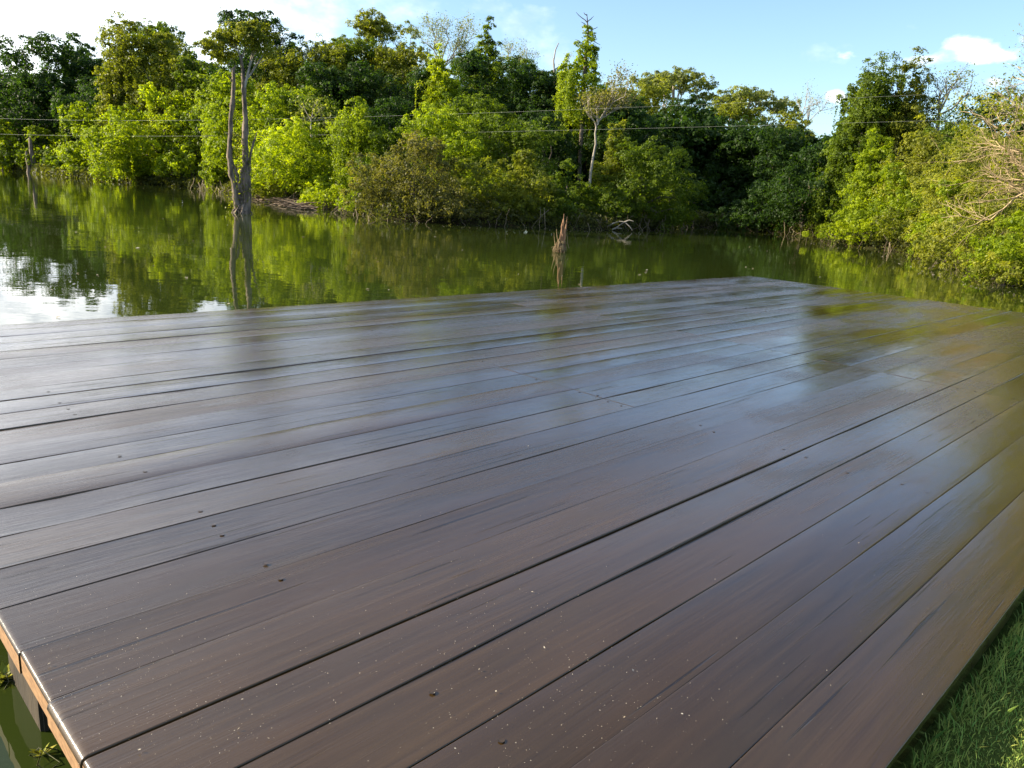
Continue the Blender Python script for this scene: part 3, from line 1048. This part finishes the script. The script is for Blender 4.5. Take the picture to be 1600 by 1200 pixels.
# undergrowth filling the bank between the shrubs
r = np.random.default_rng(78)
n = 110000
seg = SHORE[3:24]
ls = np.linalg.norm(np.diff(seg, axis=0), axis=1)
si = r.choice(len(ls), n, p=ls / ls.sum())
f = r.random(n)[:, None]
pt = seg[si] * (1 - f) + seg[si + 1] * f + r.normal(0, 1.0, (n, 2))
sd = shore_sd(pt[:, 0], pt[:, 1])
pt = pt[(sd > -.12) & (sd < 3.5)]
n = len(pt)
hmax = .35 + .5 * (np.sin(pt[:, 0] * 1.3) * np.cos(pt[:, 1] * 1.1) + 1) * .5
P = np.stack([pt[:, 0], pt[:, 1], terrain_z(pt[:, 0], pt[:, 1]) + r.random(n) * hmax], 1)
dist = np.hypot(pt[:, 0], pt[:, 1])
v, f = leaf_quads(P, unit(r.normal(0, .7, (n, 3)) + [0, -.4, .7]), dist * .0036 * r.uniform(.6, 1.4, n), r)
o = tag(link('undergrowth', mesh_np('undergrowth', v, f, LEAF, np.clip(r.normal(.4, .25, n), 0, 1))),
        'low leafy undergrowth along the water line of the banks', 'undergrowth', kind='stuff')
o.color = (.10, .105, .03, 1)

r = np.random.default_rng(79)
tb = Tubes()
seg = SHORE[7:24]
ls = np.linalg.norm(np.diff(seg, axis=0), axis=1)
for i in range(420):
    k = r.choice(len(ls), p=ls / ls.sum())
    q = seg[k] + (seg[k + 1] - seg[k]) * r.random() + r.normal(0, .35, 2)
    hh = r.uniform(.1, .8)
    p0 = np.array([q[0], q[1], WZ + hh])
    p1 = p0 + [r.normal(0, .35), r.normal(-.15, .35), -hh - .08]
    dd = math.hypot(q[0], q[1])
    tb.add(wobble(p0, p1, 4, .06, r), np.array([1, .9, .8, .6]) * dd * .00032 * r.uniform(.6, 1.5), 3)
tag(link('shore_twigs', tb.mesh('shore_twigs', bark_material('drowned_twig', (.07, .05, .03), (.26, .20, .13)))),
    'tangled dry twigs and roots hanging into the water along the banks', 'twigs', kind='stuff')

r = np.random.default_rng(81)
q = []
while len(q) < 330:
    x, y = r.uniform(0, 1600), r.uniform(285, 500)
    g = ground(x, y)
    sd_ = float(shore_sd(np.array([g[0]]), np.array([g[1]]))[0])
    if sd_ < -.1 and (sd_ > -2.2 or r.random() < .012):
        q.append((g[0], g[1], WZ + .006))
q = np.array(q)
v, f = leaf_quads(q, unit(r.normal(0, .08, q.shape) + [0, 0, 1.0]), r.uniform(.03, .08, len(q)), r)
tag(link('floating_leaves', mesh_np('floating_leaves', v, f, FLAKE, np.clip(r.normal(.25, .3, len(q)), 0, 1))), 'scattered fallen leaves floating on the pond', 'leaves', kind='stuff')

# ------------------------------------------------------------------ flooded tree with two trunks
r = np.random.default_rng(40)
D = 25.2
B = ground(378, 333)
D = math.hypot(B[0], B[1])


def P(px, py, d=None):
    return at(px, py, D if d is None else d) - np.array([B[0], B[1], WZ])


ft = empty('flooded_tree', (B[0], B[1], WZ), 'twin trunked grey tree standing in the water, one trunk snapped, the other leafy on top', 'tree')
tb = Tubes()
tb.rugged([P(372, 345), P(370, 320), P(367, 295), P(361, 268), P(358, 245), P(360, 215), P(361, 180), P(364, 150), P(365, 125), P(364.5, 108), P(366, 104)],
       np.array([.11, .10, .09, .10, .09, .078, .072, .066, .06, .05, .012]), 11, .16, r)
tb.rugged([P(372, 325), P(375, 300), P(371, 275), P(362, 250)], [.06, .065, .06, .045], 8, .2, r)
for (x0, y0, x1, y1) in ((362, 128, 357, 118), (360, 215, 352, 206), (359, 240, 366, 228), (366, 108, 368, 99)):
    tb.add(wobble(P(x0, y0), P(x1, y1), 4, .01, r), [.03, .024, .016, .006], 5, .1, r)
link('trunk', tb.mesh('trunk', SNAG), ft)['label'] = 'bare snapped left trunk'
tb = Tubes()
tb.rugged([P(383, 345), P(384, 315), P(385, 290), P(384, 262), P(383, 235), P(383.5, 205), P(382.5, 170), P(381, 140), P(380, 118), P(377, 92), P(377, 84)],
       np.array([.11, .09, .085, .125, .11, .095, .085, .075, .065, .05, .015]), 11, .16, r)
tb.rugged([P(378, 340), P(377.5, 312), P(378, 285), P(379, 262)], [.06, .065, .06, .06], 8, .2, r)
tb.rugged([P(389, 335), P(390, 300), P(389, 270), P(391, 242), P(397, 220), P(402, 206)], [.055, .06, .05, .04, .03, .012], 8, .2, r)
link('trunk', tb.mesh('trunk', SNAG), ft)['label'] = 'taller right trunk carrying the leafy limbs'
tb = Tubes()
for pts, ra in (([(381, 140), (388, 112), (392, 92), (398, 70)], .05), ([(380, 128), (390, 118), (402, 100), (412, 84), (418, 66)], .045), ([(384, 122), (396, 88), (404, 66)], .03),
                ([(377, 95), (371, 76), (362, 60)], .035), ([(378, 92), (384, 70), (382, 52)], .03), ([(402, 100), (414, 95), (424, 90)], .02), ([(371, 76), (352, 68), (340, 66)], .02)):
    q = [P(x, y, D + r.uniform(-.35, .35)) for x, y in pts]
    q[0] = P(*pts[0])
    tb.add(q, np.linspace(ra, ra * .35, len(q)), 5)
link('limb', tb.mesh('limb', PALE), ft)
c = P(378, 92)
lob = []
for (x, y, w, hh) in ((345, 70, 20, 16), (370, 58, 24, 14), (398, 56, 24, 14), (418, 72, 17, 14), (334, 86, 15, 14), (385, 48, 22, 10), (357, 54, 18, 12), (326, 74, 9, 9), (425, 90, 9, 8)):
    q = P(x, y)
    lob.append((q[0], q[1] + r.uniform(-.35, .35), q[2], w * D / F, w * D / F, hh * D / F))
_old = lobes_for
lobes_for = lambda *a: np.array(lob)
me, _ = crown_mesh('x', 1.1, P(378, 112)[2], P(378, 38)[2], 6000, .085, r, .05, .5)
lobes_for = _old
o = link('crown', me, ft)
o.color = (*CLR['O'], 1)
# root mass and leaves caught in the fork
tb = Tubes()
for i in range(46):
    a = r.uniform(0, 2 * PI)
    p0 = np.array([math.cos(a) * .1, math.sin(a) * .1, r.uniform(.05, .30)])
    p1 = np.array([math.cos(a) * r.uniform(.25, .42), math.sin(a) * r.uniform(.25, .42), -.08])
    tb.add(wobble(p0, p1, 5, .03, r), np.linspace(.045, .02, 5), 5)
link('root_mass', tb.mesh('root_mass', SNAG), ft)
cc = [P(374, 258), P(375, 285), P(390, 262), P(372, 225), P(366, 318), P(381, 240), P(388, 300)]
q = np.concatenate([x + r.normal(0, 1, (130, 3)) * [.12, .12, .22] for x in cc])
v, f = leaf_quads(q, unit(r.normal(0, 1, q.shape)), r.uniform(.05, .10, len(q)), r)
o = link('vine_leaves', mesh_np('vine_leaves', v, f, LEAF, r.random(len(q))), ft)
o.color = (*CLR['O'], 1)

# two grey stumps far left
B2 = ground(50, 270.5)
D2 = math.hypot(B2[0], B2[1])
for (x, yt, ra, lab) in ((53.5, 214, .22, 'taller of two grey dead stumps standing in water far left'), (46, 236, .17, 'shorter of two grey dead stumps standing in water far left')):
    b = at(x, 268, D2)
    e = empty('dead_stump', (b[0], b[1], WZ), lab, 'stump', 'grey stumps in the water')
    top = at(x - 1.5, yt, D2)[2] - WZ
    tb = Tubes()
    tb.add([(0, 0, -.6), (0, 0, top * .3), (-.1, 0, top * .65), (-.12, 0, top * .9), (-.15, 0, top)], [ra * 1.3, ra, ra * .85, ra * .6, .04], 9, .12, r)
    link('trunk', tb.mesh('trunk', SNAG), e)
    tb = Tubes()
    for i in range(7):
        a = i * .9
        tb.add([(math.cos(a) * ra * .3, math.sin(a) * ra * .3, top * .25), (math.cos(a) * ra * .9, math.sin(a) * ra * .9, .1), (math.cos(a) * ra * 1.2, math.sin(a) * ra * 1.2, -.3)], [.10, .09, .06], 5)
    link('root', tb.mesh('root', SNAG), e)

# reddish splintered stump
B3 = ground(876, 394)
D3 = math.hypot(B3[0], B3[1])
e = empty('splintered_stump', (B3[0], B3[1], WZ), 'reddish splintered stump with straw tuft poking out of the open water', 'stump')
tb = Tubes()
for (xb, xt, yt, ra) in ((-1, -1.5, 346, .034), (0, 1.5, 334, .036), (1.2, 3.2, 352, .032), (2, 6.5, 338, .026), (-2.2, -3.5, 361, .026), (2.6, 4.6, 366, .028), (-3, -6, 376, .02), (.5, .2, 356, .03)):
    b = at(876 + xb, 388, D3) - [B3[0], B3[1], WZ]
    t = at(880 + xt, yt, D3) - [B3[0], B3[1], WZ]
    b[1] += r.uniform(-.05, .05)
    b[2] = -.15
    tb.rugged(wobble(b, t, 6, .008, r), ra * np.array([1.3, 1.05, .95, .85, .7, .15]), 6, .2, r, 20)
link('splinter', tb.mesh('splinter', RED), e)
tb = Tubes()
for i in range(150):
    a = r.uniform(0, 2 * PI)
    p0 = np.array([r.uniform(-.08, .08), r.uniform(-.08, .08), r.uniform(.1, .34)])
    rr = r.uniform(.10, .20)
    p1 = np.array([math.cos(a) * rr - .05, math.sin(a) * rr, r.uniform(-.04, .12)])
    tb.add(wobble(p0, p1, 4, .03, r), np.linspace(.010, .005, 4), 3)
for x in (868, 872, 884, 889):
    b = at(x, 388, D3) - [B3[0], B3[1], WZ]
    t = at(x - 2 + r.uniform(-2, 2), 362 + r.uniform(-8, 8), D3) - [B3[0], B3[1], WZ]
    tb.add(wobble(b, t, 4, .01, r), [.012, .01, .008, .004], 3)
link('straw_tuft', tb.mesh('straw_tuft', bark_material('old_straw', (.10, .065, .03), (.34, .25, .13))), e)

# ------------------------------------------------------------------ special trees


def twig_tree(name, px, py, D, label, group, trunk_pts, trunk_r, starts, mat, leaf_n=0, leaf=.1, color='O', depth=3, spread=.6, up=.15, cat='tree', kids=(2, 4), part='branch'):
    b = at(px, py, D)
    gz = min(tz(b[0], b[1]), b[2])
    e = empty(name, (b[0], b[1], gz), label, cat, group)
    o3 = np.array([b[0], b[1], gz])
    tb = Tubes()
    if trunk_pts:
        q = [at(x, y, D + dz) - o3 for x, y, dz in trunk_pts]
        tb.add(q, np.linspace(trunk_r, trunk_r * .45, len(q)), 8, .1, r)
        link('trunk', tb.mesh('trunk', mat), e)
        tb = Tubes()
    tips = []
    for (x, y, dz, dx, dy, ln, ra) in starts:
        p = at(x, y, D + dz) - o3
        tgt = at(x + dx, y + dy, D + dz + r.uniform(-.5, .5) * ln * .5) - o3
        branch(tb, p, unit(tgt - p), ln, ra, depth, r, spread, up, kids, 5, tips)
    link(part, tb.mesh(part, mat), e)
    if leaf_n:
        tips = np.array(tips)
        k = max(1, leaf_n // len(tips))
        q = np.repeat(tips, k, axis=0) + r.normal(0, leaf * 2.2, (len(tips) * k, 3)) * [1, 1, .6]
        v, f = leaf_quads(q, unit(r.normal(0, .7, q.shape) + [0, 0, .6]), leaf * r.uniform(.6, 1.4, len(q)), r)
        o = link('crown', mesh_np('crown', v, f, LEAF, r.random(len(q))), e)
        o.color = (*CLR[color], 1)
    return e


r = np.random.default_rng(60)
# leaning pale tree
twig_tree('leaning_tree', 921, 292, 35.6, 'leaning pale barked tree with bent trunk and brownish fan of twigs on top', GR['C'],
          [(921, 292, 0), (923, 268, 0), (927, 245, 0), (931, 225, 0), (930, 208, 0), (932, 196, 0), (938, 185, 0)], .065,
          [(938, 187, 0, 20, -24, .85, .05), (938, 187, 0, 10, -30, .9, .05), (934, 195, 0, 2, -30, .9, .05), (940, 184, 0, 34, -20, .85, .04), (932, 200, 0, -3, -25, .9, .04), (946, 172, .2, 12, -20, .9, .03),
           (938, 187, .1, 16, -26, .85, .04)],
          PALE, 2600, .10, 'B', 3, .42, .3)
# vine wrapped pole
e = empty('vine_wrapped_tree', tuple(at(913, 200, 46)[:2]) + (tz(*at(913, 200, 46)[:2]),), 'tall pole wrapped in vines, tapering to bare twigs against the sky', 'tree', GR['C'])
o3 = np.array(e.location)
lob = []
for (x, y, w, hh) in ((910, 128, 26, 16), (893, 112, 16, 16), (908, 100, 20, 16), (914, 84, 15, 15), (918, 70, 12, 12), (916, 56, 9, 10), (925, 96, 9, 18), (922, 46, 6, 7), (900, 150, 24, 20), (925, 150, 22, 20), (912, 180, 28, 24)):
    q = at(x, y, 46) - o3
    lob.append((q[0], q[1], q[2], w * 46 / F, w * 46 / F, hh * 46 / F))
lobes_for = lambda *a: np.array(lob)
me, _ = crown_mesh('x', 1, 1, (at(913, 30, 46) - o3)[2], 7500, .12, r, .35, .8)
lobes_for = _old
o = link('crown', me, e)
o.color = (*CLR['L'], 1)
tb = Tubes()
tb.add([(0, 0, -.5), at(912, 150, 46) - o3, at(915, 90, 46) - o3, at(919, 50, 46) - o3, at(917, 22, 46) - o3], [.12, .12, .10, .05, .02], 6)
for (x0, y0, x1, y1) in ((918, 36, 900, 19), (918, 34, 928, 25), (917, 24, 912, 20), (918, 42, 908, 34), (919, 50, 934, 42), (917, 60, 938, 70), (916, 70, 900, 62)):
    tb.add(wobble(at(x0, y0, 46) - o3, at(x1, y1, 46) - o3, 5, .03, r), [.03, .025, .022, .018, .01], 4)
link('trunk', tb.mesh('trunk', BARK), e)
# bare twigs
twig_tree('bare_sapling', 868, 150, 50, 'thin bare leafless stems rising left of the vine wrapped pole', GR['C'],
          [(868, 150, 0), (866, 115, 0), (865, 95, 0), (868, 78, 0), (873, 67, 0)], .06,
          [(878, 140, 0, 2, -40, 1.6, .04), (885, 125, 0, 4, -40, 1.2, .03), (866, 110, 0, 6, -30, .7, .02)], PALE, 0, depth=1, spread=.25, up=.2)
# airy pale trees on the skyline
twig_tree('airy_pale_tree', 690, 160, 70, 'pale see-through crown of fine twigs on the skyline beside the pointed top', GR['C'],
          [(690, 160, 0), (690, 120, 0), (690, 92, 0)], .2,
          [(690, 110, 0, 28, -40, 2.0, .07), (690, 104, 0, -26, -40, 2.0, .07), (690, 95, 0, 8, -40, 1.9, .07), (690, 100, 0, 45, -25, 2.0, .06), (690, 98, 0, -8, -40, 1.9, .06), (690, 108, 0, 60, -34, 2.0, .06)],
          PALE, 3800, .13, 'P', 3, .55, .12)
twig_tree('airy_pale_tree', 812, 150, 66, 'thin twiggy crown low on the skyline between the pointed top and bare stems', GR['C'],
          [(812, 150, 0), (812, 115, 0)], .14,
          [(812, 118, 0, 14, -40, 1.3, .05), (812, 114, 0, -14, -40, 1.2, .05), (812, 116, 0, 34, -26, 1.3, .05), (800, 112, 0, -20, -34, 1.3, .04)], PALE, 1300, .12, 'P', 3, .5, .12)
twig_tree('airy_pale_tree', 1255, 230, 72, 'pale twigs on the skyline in the gap before the right bank', GR['K'],
          [(1255, 230, 0), (1255, 200, 0)], .12, [(1255, 205, 0, 14, -40, 1.9, .06), (1255, 202, 0, -16, -30, 1.9, .06), (1255, 200, 0, 30, -16, 1.8, .05)], PALE, 500, .12, 'P', 3, .5, .1)
# umbrella topped sapling
twig_tree('umbrella_sapling', 487, 205, 45, 'small umbrella topped sapling above the large rounded yellow green shrub', GR['C'],
          [(487, 215, 0), (486, 196, 0), (486, 186, 0)], .06,
          [(486, 188, 0, 14, -18, .75, .03), (486, 188, 0, -12, -20, .75, .03), (486, 186, 0, 2, -20, .7, .03), (486, 190, 0, 22, -12, .8, .025), (486, 190, 0, -18, -10, .7, .025)], PALE, 420, .16, 'P', 1, .3, .1)
# bare branched tree on right bank
twig_tree('bare_branched_tree', 1462, 250, 42.5, 'grey tree with fine bare branches spreading right against the sky', GR['R'],
          [(1462, 250, 0), (1464, 215, 0), (1466, 190, 0), (1468, 172, 0)], .12,
          [(1468, 175, 0, 30, -34, 1.05, .05), (1467, 180, 0, 44, -20, 1.15, .05), (1468, 172, 0, 8, -40, 1.0, .05), (1466, 190, 0, 40, -6, 1.1, .04), (1467, 176, 0, -16, -30, .9, .04), (1470, 165, 0, 24, -36, .9, .035)],
          bark_material('grey_bark', (.10, .095, .085), (.27, .25, .22)), 620, .10, 'O', 4, .45, .05, kids=(2, 3))
# pale tree cut by the right edge
twig_tree('pale_barked_tree', 1640, 330, 30, 'pale branched tree leaning in at the top right edge of the picture', GR['R'],
          [(1650, 330, 0), (1648, 250, 0), (1640, 190, 0)], .14,
          [(1640, 195, 0, -34, -24, 1.3, .06), (1640, 190, 0, -20, -50, 1.5, .06), (1644, 200, 0, -34, -6, 1.2, .05), (1640, 188, 0, 10, -60, 1.5, .06), (1635, 180, .2, -30, -40, 1.3, .04)],
          PALE, 2600, .075, 'O', 3, .5, .1)
# beige bare bush
twig_tree('bare_bush', 1640, 420, 24, 'beige leafless bush of arching twigs at the right edge of the picture', GR['R'],
          [], .1,
          [(1588 + 80 * r.random(), 215 + 105 * r.random(), r.uniform(-.6, .8), -60 + r.uniform(-30, 30), r.uniform(-45, 25), r.uniform(.6, 1.15), r.uniform(.014, .026)) for _ in range(22)]
          + [(1640, 285, -.5, -90, 22, 1.5, .03)],
          STRAW, 0, depth=3, spread=.5, up=.08, cat='shrub', kids=(2, 4))
# fallen branch in the water
b = ground(972, 361)
e = empty('fallen_branch', (b[0], b[1], WZ), 'pale fallen branch arching out of the water below the grove', 'branch')
Db = math.hypot(b[0], b[1])
o3 = np.array([b[0], b[1], WZ])
tb = Tubes()
for pts in ([(950, 354), (958, 349), (968, 346), (976, 347), (984, 354), (988, 360)], [(960, 358), (968, 352), (976, 347)], [(950, 362), (962, 356), (972, 357)], [(976, 347), (983, 344), (990, 346)]):
    tb.add([at(x, y, Db) - o3 for x, y in pts], np.linspace(.035, .015, len(pts)), 5)
link('branch', tb.mesh('branch', PALE), e)
# bank of dry sticks
b = ground(428, 312)
tb = Tubes()
for i in range(300):
    px = r.uniform(394, 476)
    q = ground(px, 306.5 + (px - 394) * .26 + r.uniform(-3, 1.5))
    q = q - [b[0], b[1], WZ]
    a = r.normal(.2, .5)
    ln = r.uniform(.4, 1.6)
    dz = r.uniform(-.05, .22)
    d = np.array([math.cos(a), math.sin(a) * 1.2, r.normal(0, .16)]) * ln / 2
    q[2] = dz
    tb.add(wobble(q - d, q + d, 4, .04, r), np.full(4, r.uniform(.012, .03)), 4)
tag(link('stick_pile', tb.mesh('stick_pile', bark_material('dry_brown_stick', (.07, .045, .025), (.22, .155, .10))), None, (b[0], b[1], WZ)),
    'heap of dry brown sticks on the bank beside the flooded tree', 'stick pile', kind='stuff')

# ------------------------------------------------------------------ power cables
for (name, pts, lab) in (('upper', [(0, 185), (300, 187.5), (620, 181.5), (930, 170), (1020, 166)], 'upper of two thin cables strung across the pond before the trees'),
                         ('lower', [(0, 209.5), (300, 212.5), (620, 208.5), (930, 204), (1137, 196)], 'lower of two thin cables strung across the pond before the trees')):
    A, Bp = at(0, 185, 88), at(930, 172, 31.5)
    d = (Bp - A)[:2]
    ks, zs = [], []
    for x, y in pts:
        rr = ray(x, y)
        m2 = np.array([[rr[0], -d[0]], [rr[1], -d[1]]])
        t, s = np.linalg.solve(m2, A[:2])
        ks.append(s)
        zs.append(H + rr[2] * t)
    cf = np.polyfit(ks, zs, 2)
    ss = np.linspace(-.9, 1.55, 60)
    q = np.stack([A[0] + d[0] * ss, A[1] + d[1] * ss, np.polyval(cf, ss)], 1)
    tb = Tubes()
    tb.add(q, .0005 + .000052 * np.hypot(q[:, 0], q[:, 1]), 6)
    tag(link('power_cable', tb.mesh('power_cable', CABLE)), lab, 'cable', 'cables across the pond')

# ------------------------------------------------------------------ water plants by the deck
GL = blade_material('water_leaf', (.10, .16, .02), (.40, .36, .03))
for (px, py, n, ln, lab) in ((6, 1062, 30, .055, 'yellow green leafy water plant beside the left deck edge'), (66, 1180, 10, .04, 'dark green water weed below the board ends')):
    b = ground(px, py)
    e = tag(bpy.data.objects.new('water_plant', None), lab, 'plant', 'plants in the water by the deck')
    COL.objects.link(e)
    e.location = (b[0], b[1], WZ)
    a = r.uniform(0, 2 * PI, n)
    el = r.uniform(.2, 1.2, n)
    d = np.stack([np.cos(a) * np.cos(el), np.sin(a) * np.cos(el), np.sin(el)], 1)
    lnn = ln * r.uniform(.5, 1.2, n)
    sdv = unit(np.cross(d, [0, 0, 1.0])) * (lnn * .14)[:, None]
    mid = d * (lnn * .5)[:, None]
    tip = d * lnn[:, None] - np.array([0, 0, 1]) * (lnn * .15)[:, None]
    v = np.stack([0 * mid, mid + sdv, tip, mid - sdv], 1).reshape(-1, 3)
    link('leaf_rosette', mesh_np('leaf_rosette', v, np.arange(n * 4).reshape(n, 4), GL, r.random(n)), e)
    tb = Tubes()
    for i in range(4):
        tb.add([(r.uniform(-.01, .01), r.uniform(-.01, .01), .02), (r.uniform(-.06, .06), r.uniform(-.06, .06), .005), (r.uniform(-.15, .15), r.uniform(-.15, .15), -.02)], [.0015, .0015, .001], 4)
    link('stem', tb.mesh('stem', bark_material('weed_stem', (.03, .035, .01), (.08, .08, .03))), e)

# ------------------------------------------------------------------ light
SUN_AZ, SUN_EL = -88.0, 25.0       # azimuth from the view axis, clockwise
S = Vector((math.sin(R(SUN_AZ)) * math.cos(R(SUN_EL)), math.cos(R(SUN_AZ)) * math.cos(R(SUN_EL)), math.sin(R(SUN_EL))))
sun = bpy.data.lights.new('sun', 'SUN')
sun.energy = 5.0
sun.angle = R(.53)
sun.color = (1.0, .87, .65)
so = bpy.data.objects.new('sun', sun)
COL.objects.link(so)
so.rotation_euler = S.to_track_quat('Z', 'Y').to_euler()
so.location = S * 200

world = bpy.data.worlds.new('World')
scene.world = world
world.use_nodes = True
nt = world.node_tree
nt.nodes.clear()
out = nt.nodes.new('ShaderNodeOutputWorld')
bg = nt.nodes.new('ShaderNodeBackground')
sky = nt.nodes.new('ShaderNodeTexSky')
sky.sky_type = 'NISHITA'
sky.sun_disc = False
sky.sun_elevation = R(SUN_EL)
sky.sun_rotation = R(SUN_AZ)
sky.air_density = 1.0
sky.dust_density = 1.0
sky.ozone_density = 3.2
tc = nt.nodes.new('ShaderNodeTexCoord')
sep = nt.nodes.new('ShaderNodeSeparateXYZ')
L(nt, tc.outputs['Generated'], sep.inputs[0])
az = math_n(nt, 'ARCTAN2', sep.outputs[0], sep.outputs[1])
el = math_n(nt, 'ARCSINE', sep.outputs[2])


def azel(px, py):
    q = ray(px, py)
    return math.atan2(q[0], q[1]), math.atan2(q[2], math.hypot(q[0], q[1]))


cmb = nt.nodes.new('ShaderNodeCombineXYZ')
L(nt, math_n(nt, 'MULTIPLY', az, 1.0), cmb.inputs[0])
L(nt, math_n(nt, 'MULTIPLY', el, 1.7), cmb.inputs[1])
n_big = noise(nt, cmb.outputs[0], 5.5, 6, .58)
n_sml = noise(nt, cmb.outputs[0], 26, 5, .58)


def blob(a0, e0, sa, se, amp):
    x = math_n(nt, 'DIVIDE', math_n(nt, 'SUBTRACT', az, a0), sa)
    y = math_n(nt, 'DIVIDE', math_n(nt, 'SUBTRACT', el, e0), se)
    d = math_n(nt, 'ADD', math_n(nt, 'MULTIPLY', x, x), math_n(nt, 'MULTIPLY', y, y))
    return math_n(nt, 'MULTIPLY', math_n(nt, 'EXPONENT', math_n(nt, 'MULTIPLY', d, -1.0)), amp)


small = None
for (px, py, wx, wy, amp) in ((1510, 74, 30, 14, .50), (1440, 94, 30, 7, .30), (1558, 90, 24, 8, .32), (1600, 60, 10, 8, .30), (1552, 128, 18, 7, .30), (1308, 150, 16, 9, .36), (1330, 84, 30, 8, .14)):
    a0, e0 = azel(px, py)
    b = blob(a0, e0, wx / F * 1.0, wy / F * 1.15, amp)
    small = b if small is None else math_n(nt, 'ADD', small, b)
cum = math_n(nt, 'ADD', small, math_n(nt, 'MULTIPLY', math_n(nt, 'SUBTRACT', n_sml, .5), .55))
cum = ramp(nt, cum, [(.16, (0, 0, 0)), (.42, (1, 1, 1))])
bank = blob(R(-52), R(10), R(38), R(17), .55)
bank = math_n(nt, 'ADD', bank, blob(R(-100), R(30), R(50), R(30), .25))
high = N(nt, 'ShaderNodeMapRange')
L(nt, el, high.inputs[0])
high.inputs[1].default_value, high.inputs[2].default_value, high.inputs[4].default_value = R(20), R(42), .17
bank = math_n(nt, 'ADD', bank, high.outputs[0])
bank = math_n(nt, 'ADD', bank, math_n(nt, 'MULTIPLY', math_n(nt, 'SUBTRACT', n_big, .5), .8))
bank = ramp(nt, bank, [(.10, (0, 0, 0)), (.50, (1, 1, 1))])
cloud = math_n(nt, 'MAXIMUM', cum, bank)
shade = ramp(nt, n_sml, [(.35, (3.6, 3.8, 4.2)), (.65, (8.2, 8.1, 7.9))])
glow = math_n(nt, 'ADD', blob(R(-62), R(14), R(36), R(22), 1.1), 1.0)
gc = nt.nodes.new('ShaderNodeCombineColor')
for i in range(3):
    L(nt, glow, gc.inputs[i])
shade = mixc(nt, 1.0, shade, gc.outputs[0], 'MULTIPLY')
colr = mixc(nt, math_n(nt, 'MULTIPLY', cloud, .92), sky.outputs[0], shade)
L(nt, colr, bg.inputs[0])
bg.inputs[1].default_value = .115
L(nt, bg.outputs[0], out.inputs[0])

scene.view_settings.view_transform = 'Standard'
scene.view_settings.look = 'None'
scene.view_settings.gamma = 1
scene.view_settings.exposure = 1.32
scene.render.engine = 'CYCLES'
scene.cycles.max_bounces = 8
scene.cycles.diffuse_bounces = 3
scene.cycles.glossy_bounces = 4
scene.cycles.transmission_bounces = 4
scene.cycles.use_denoising = True
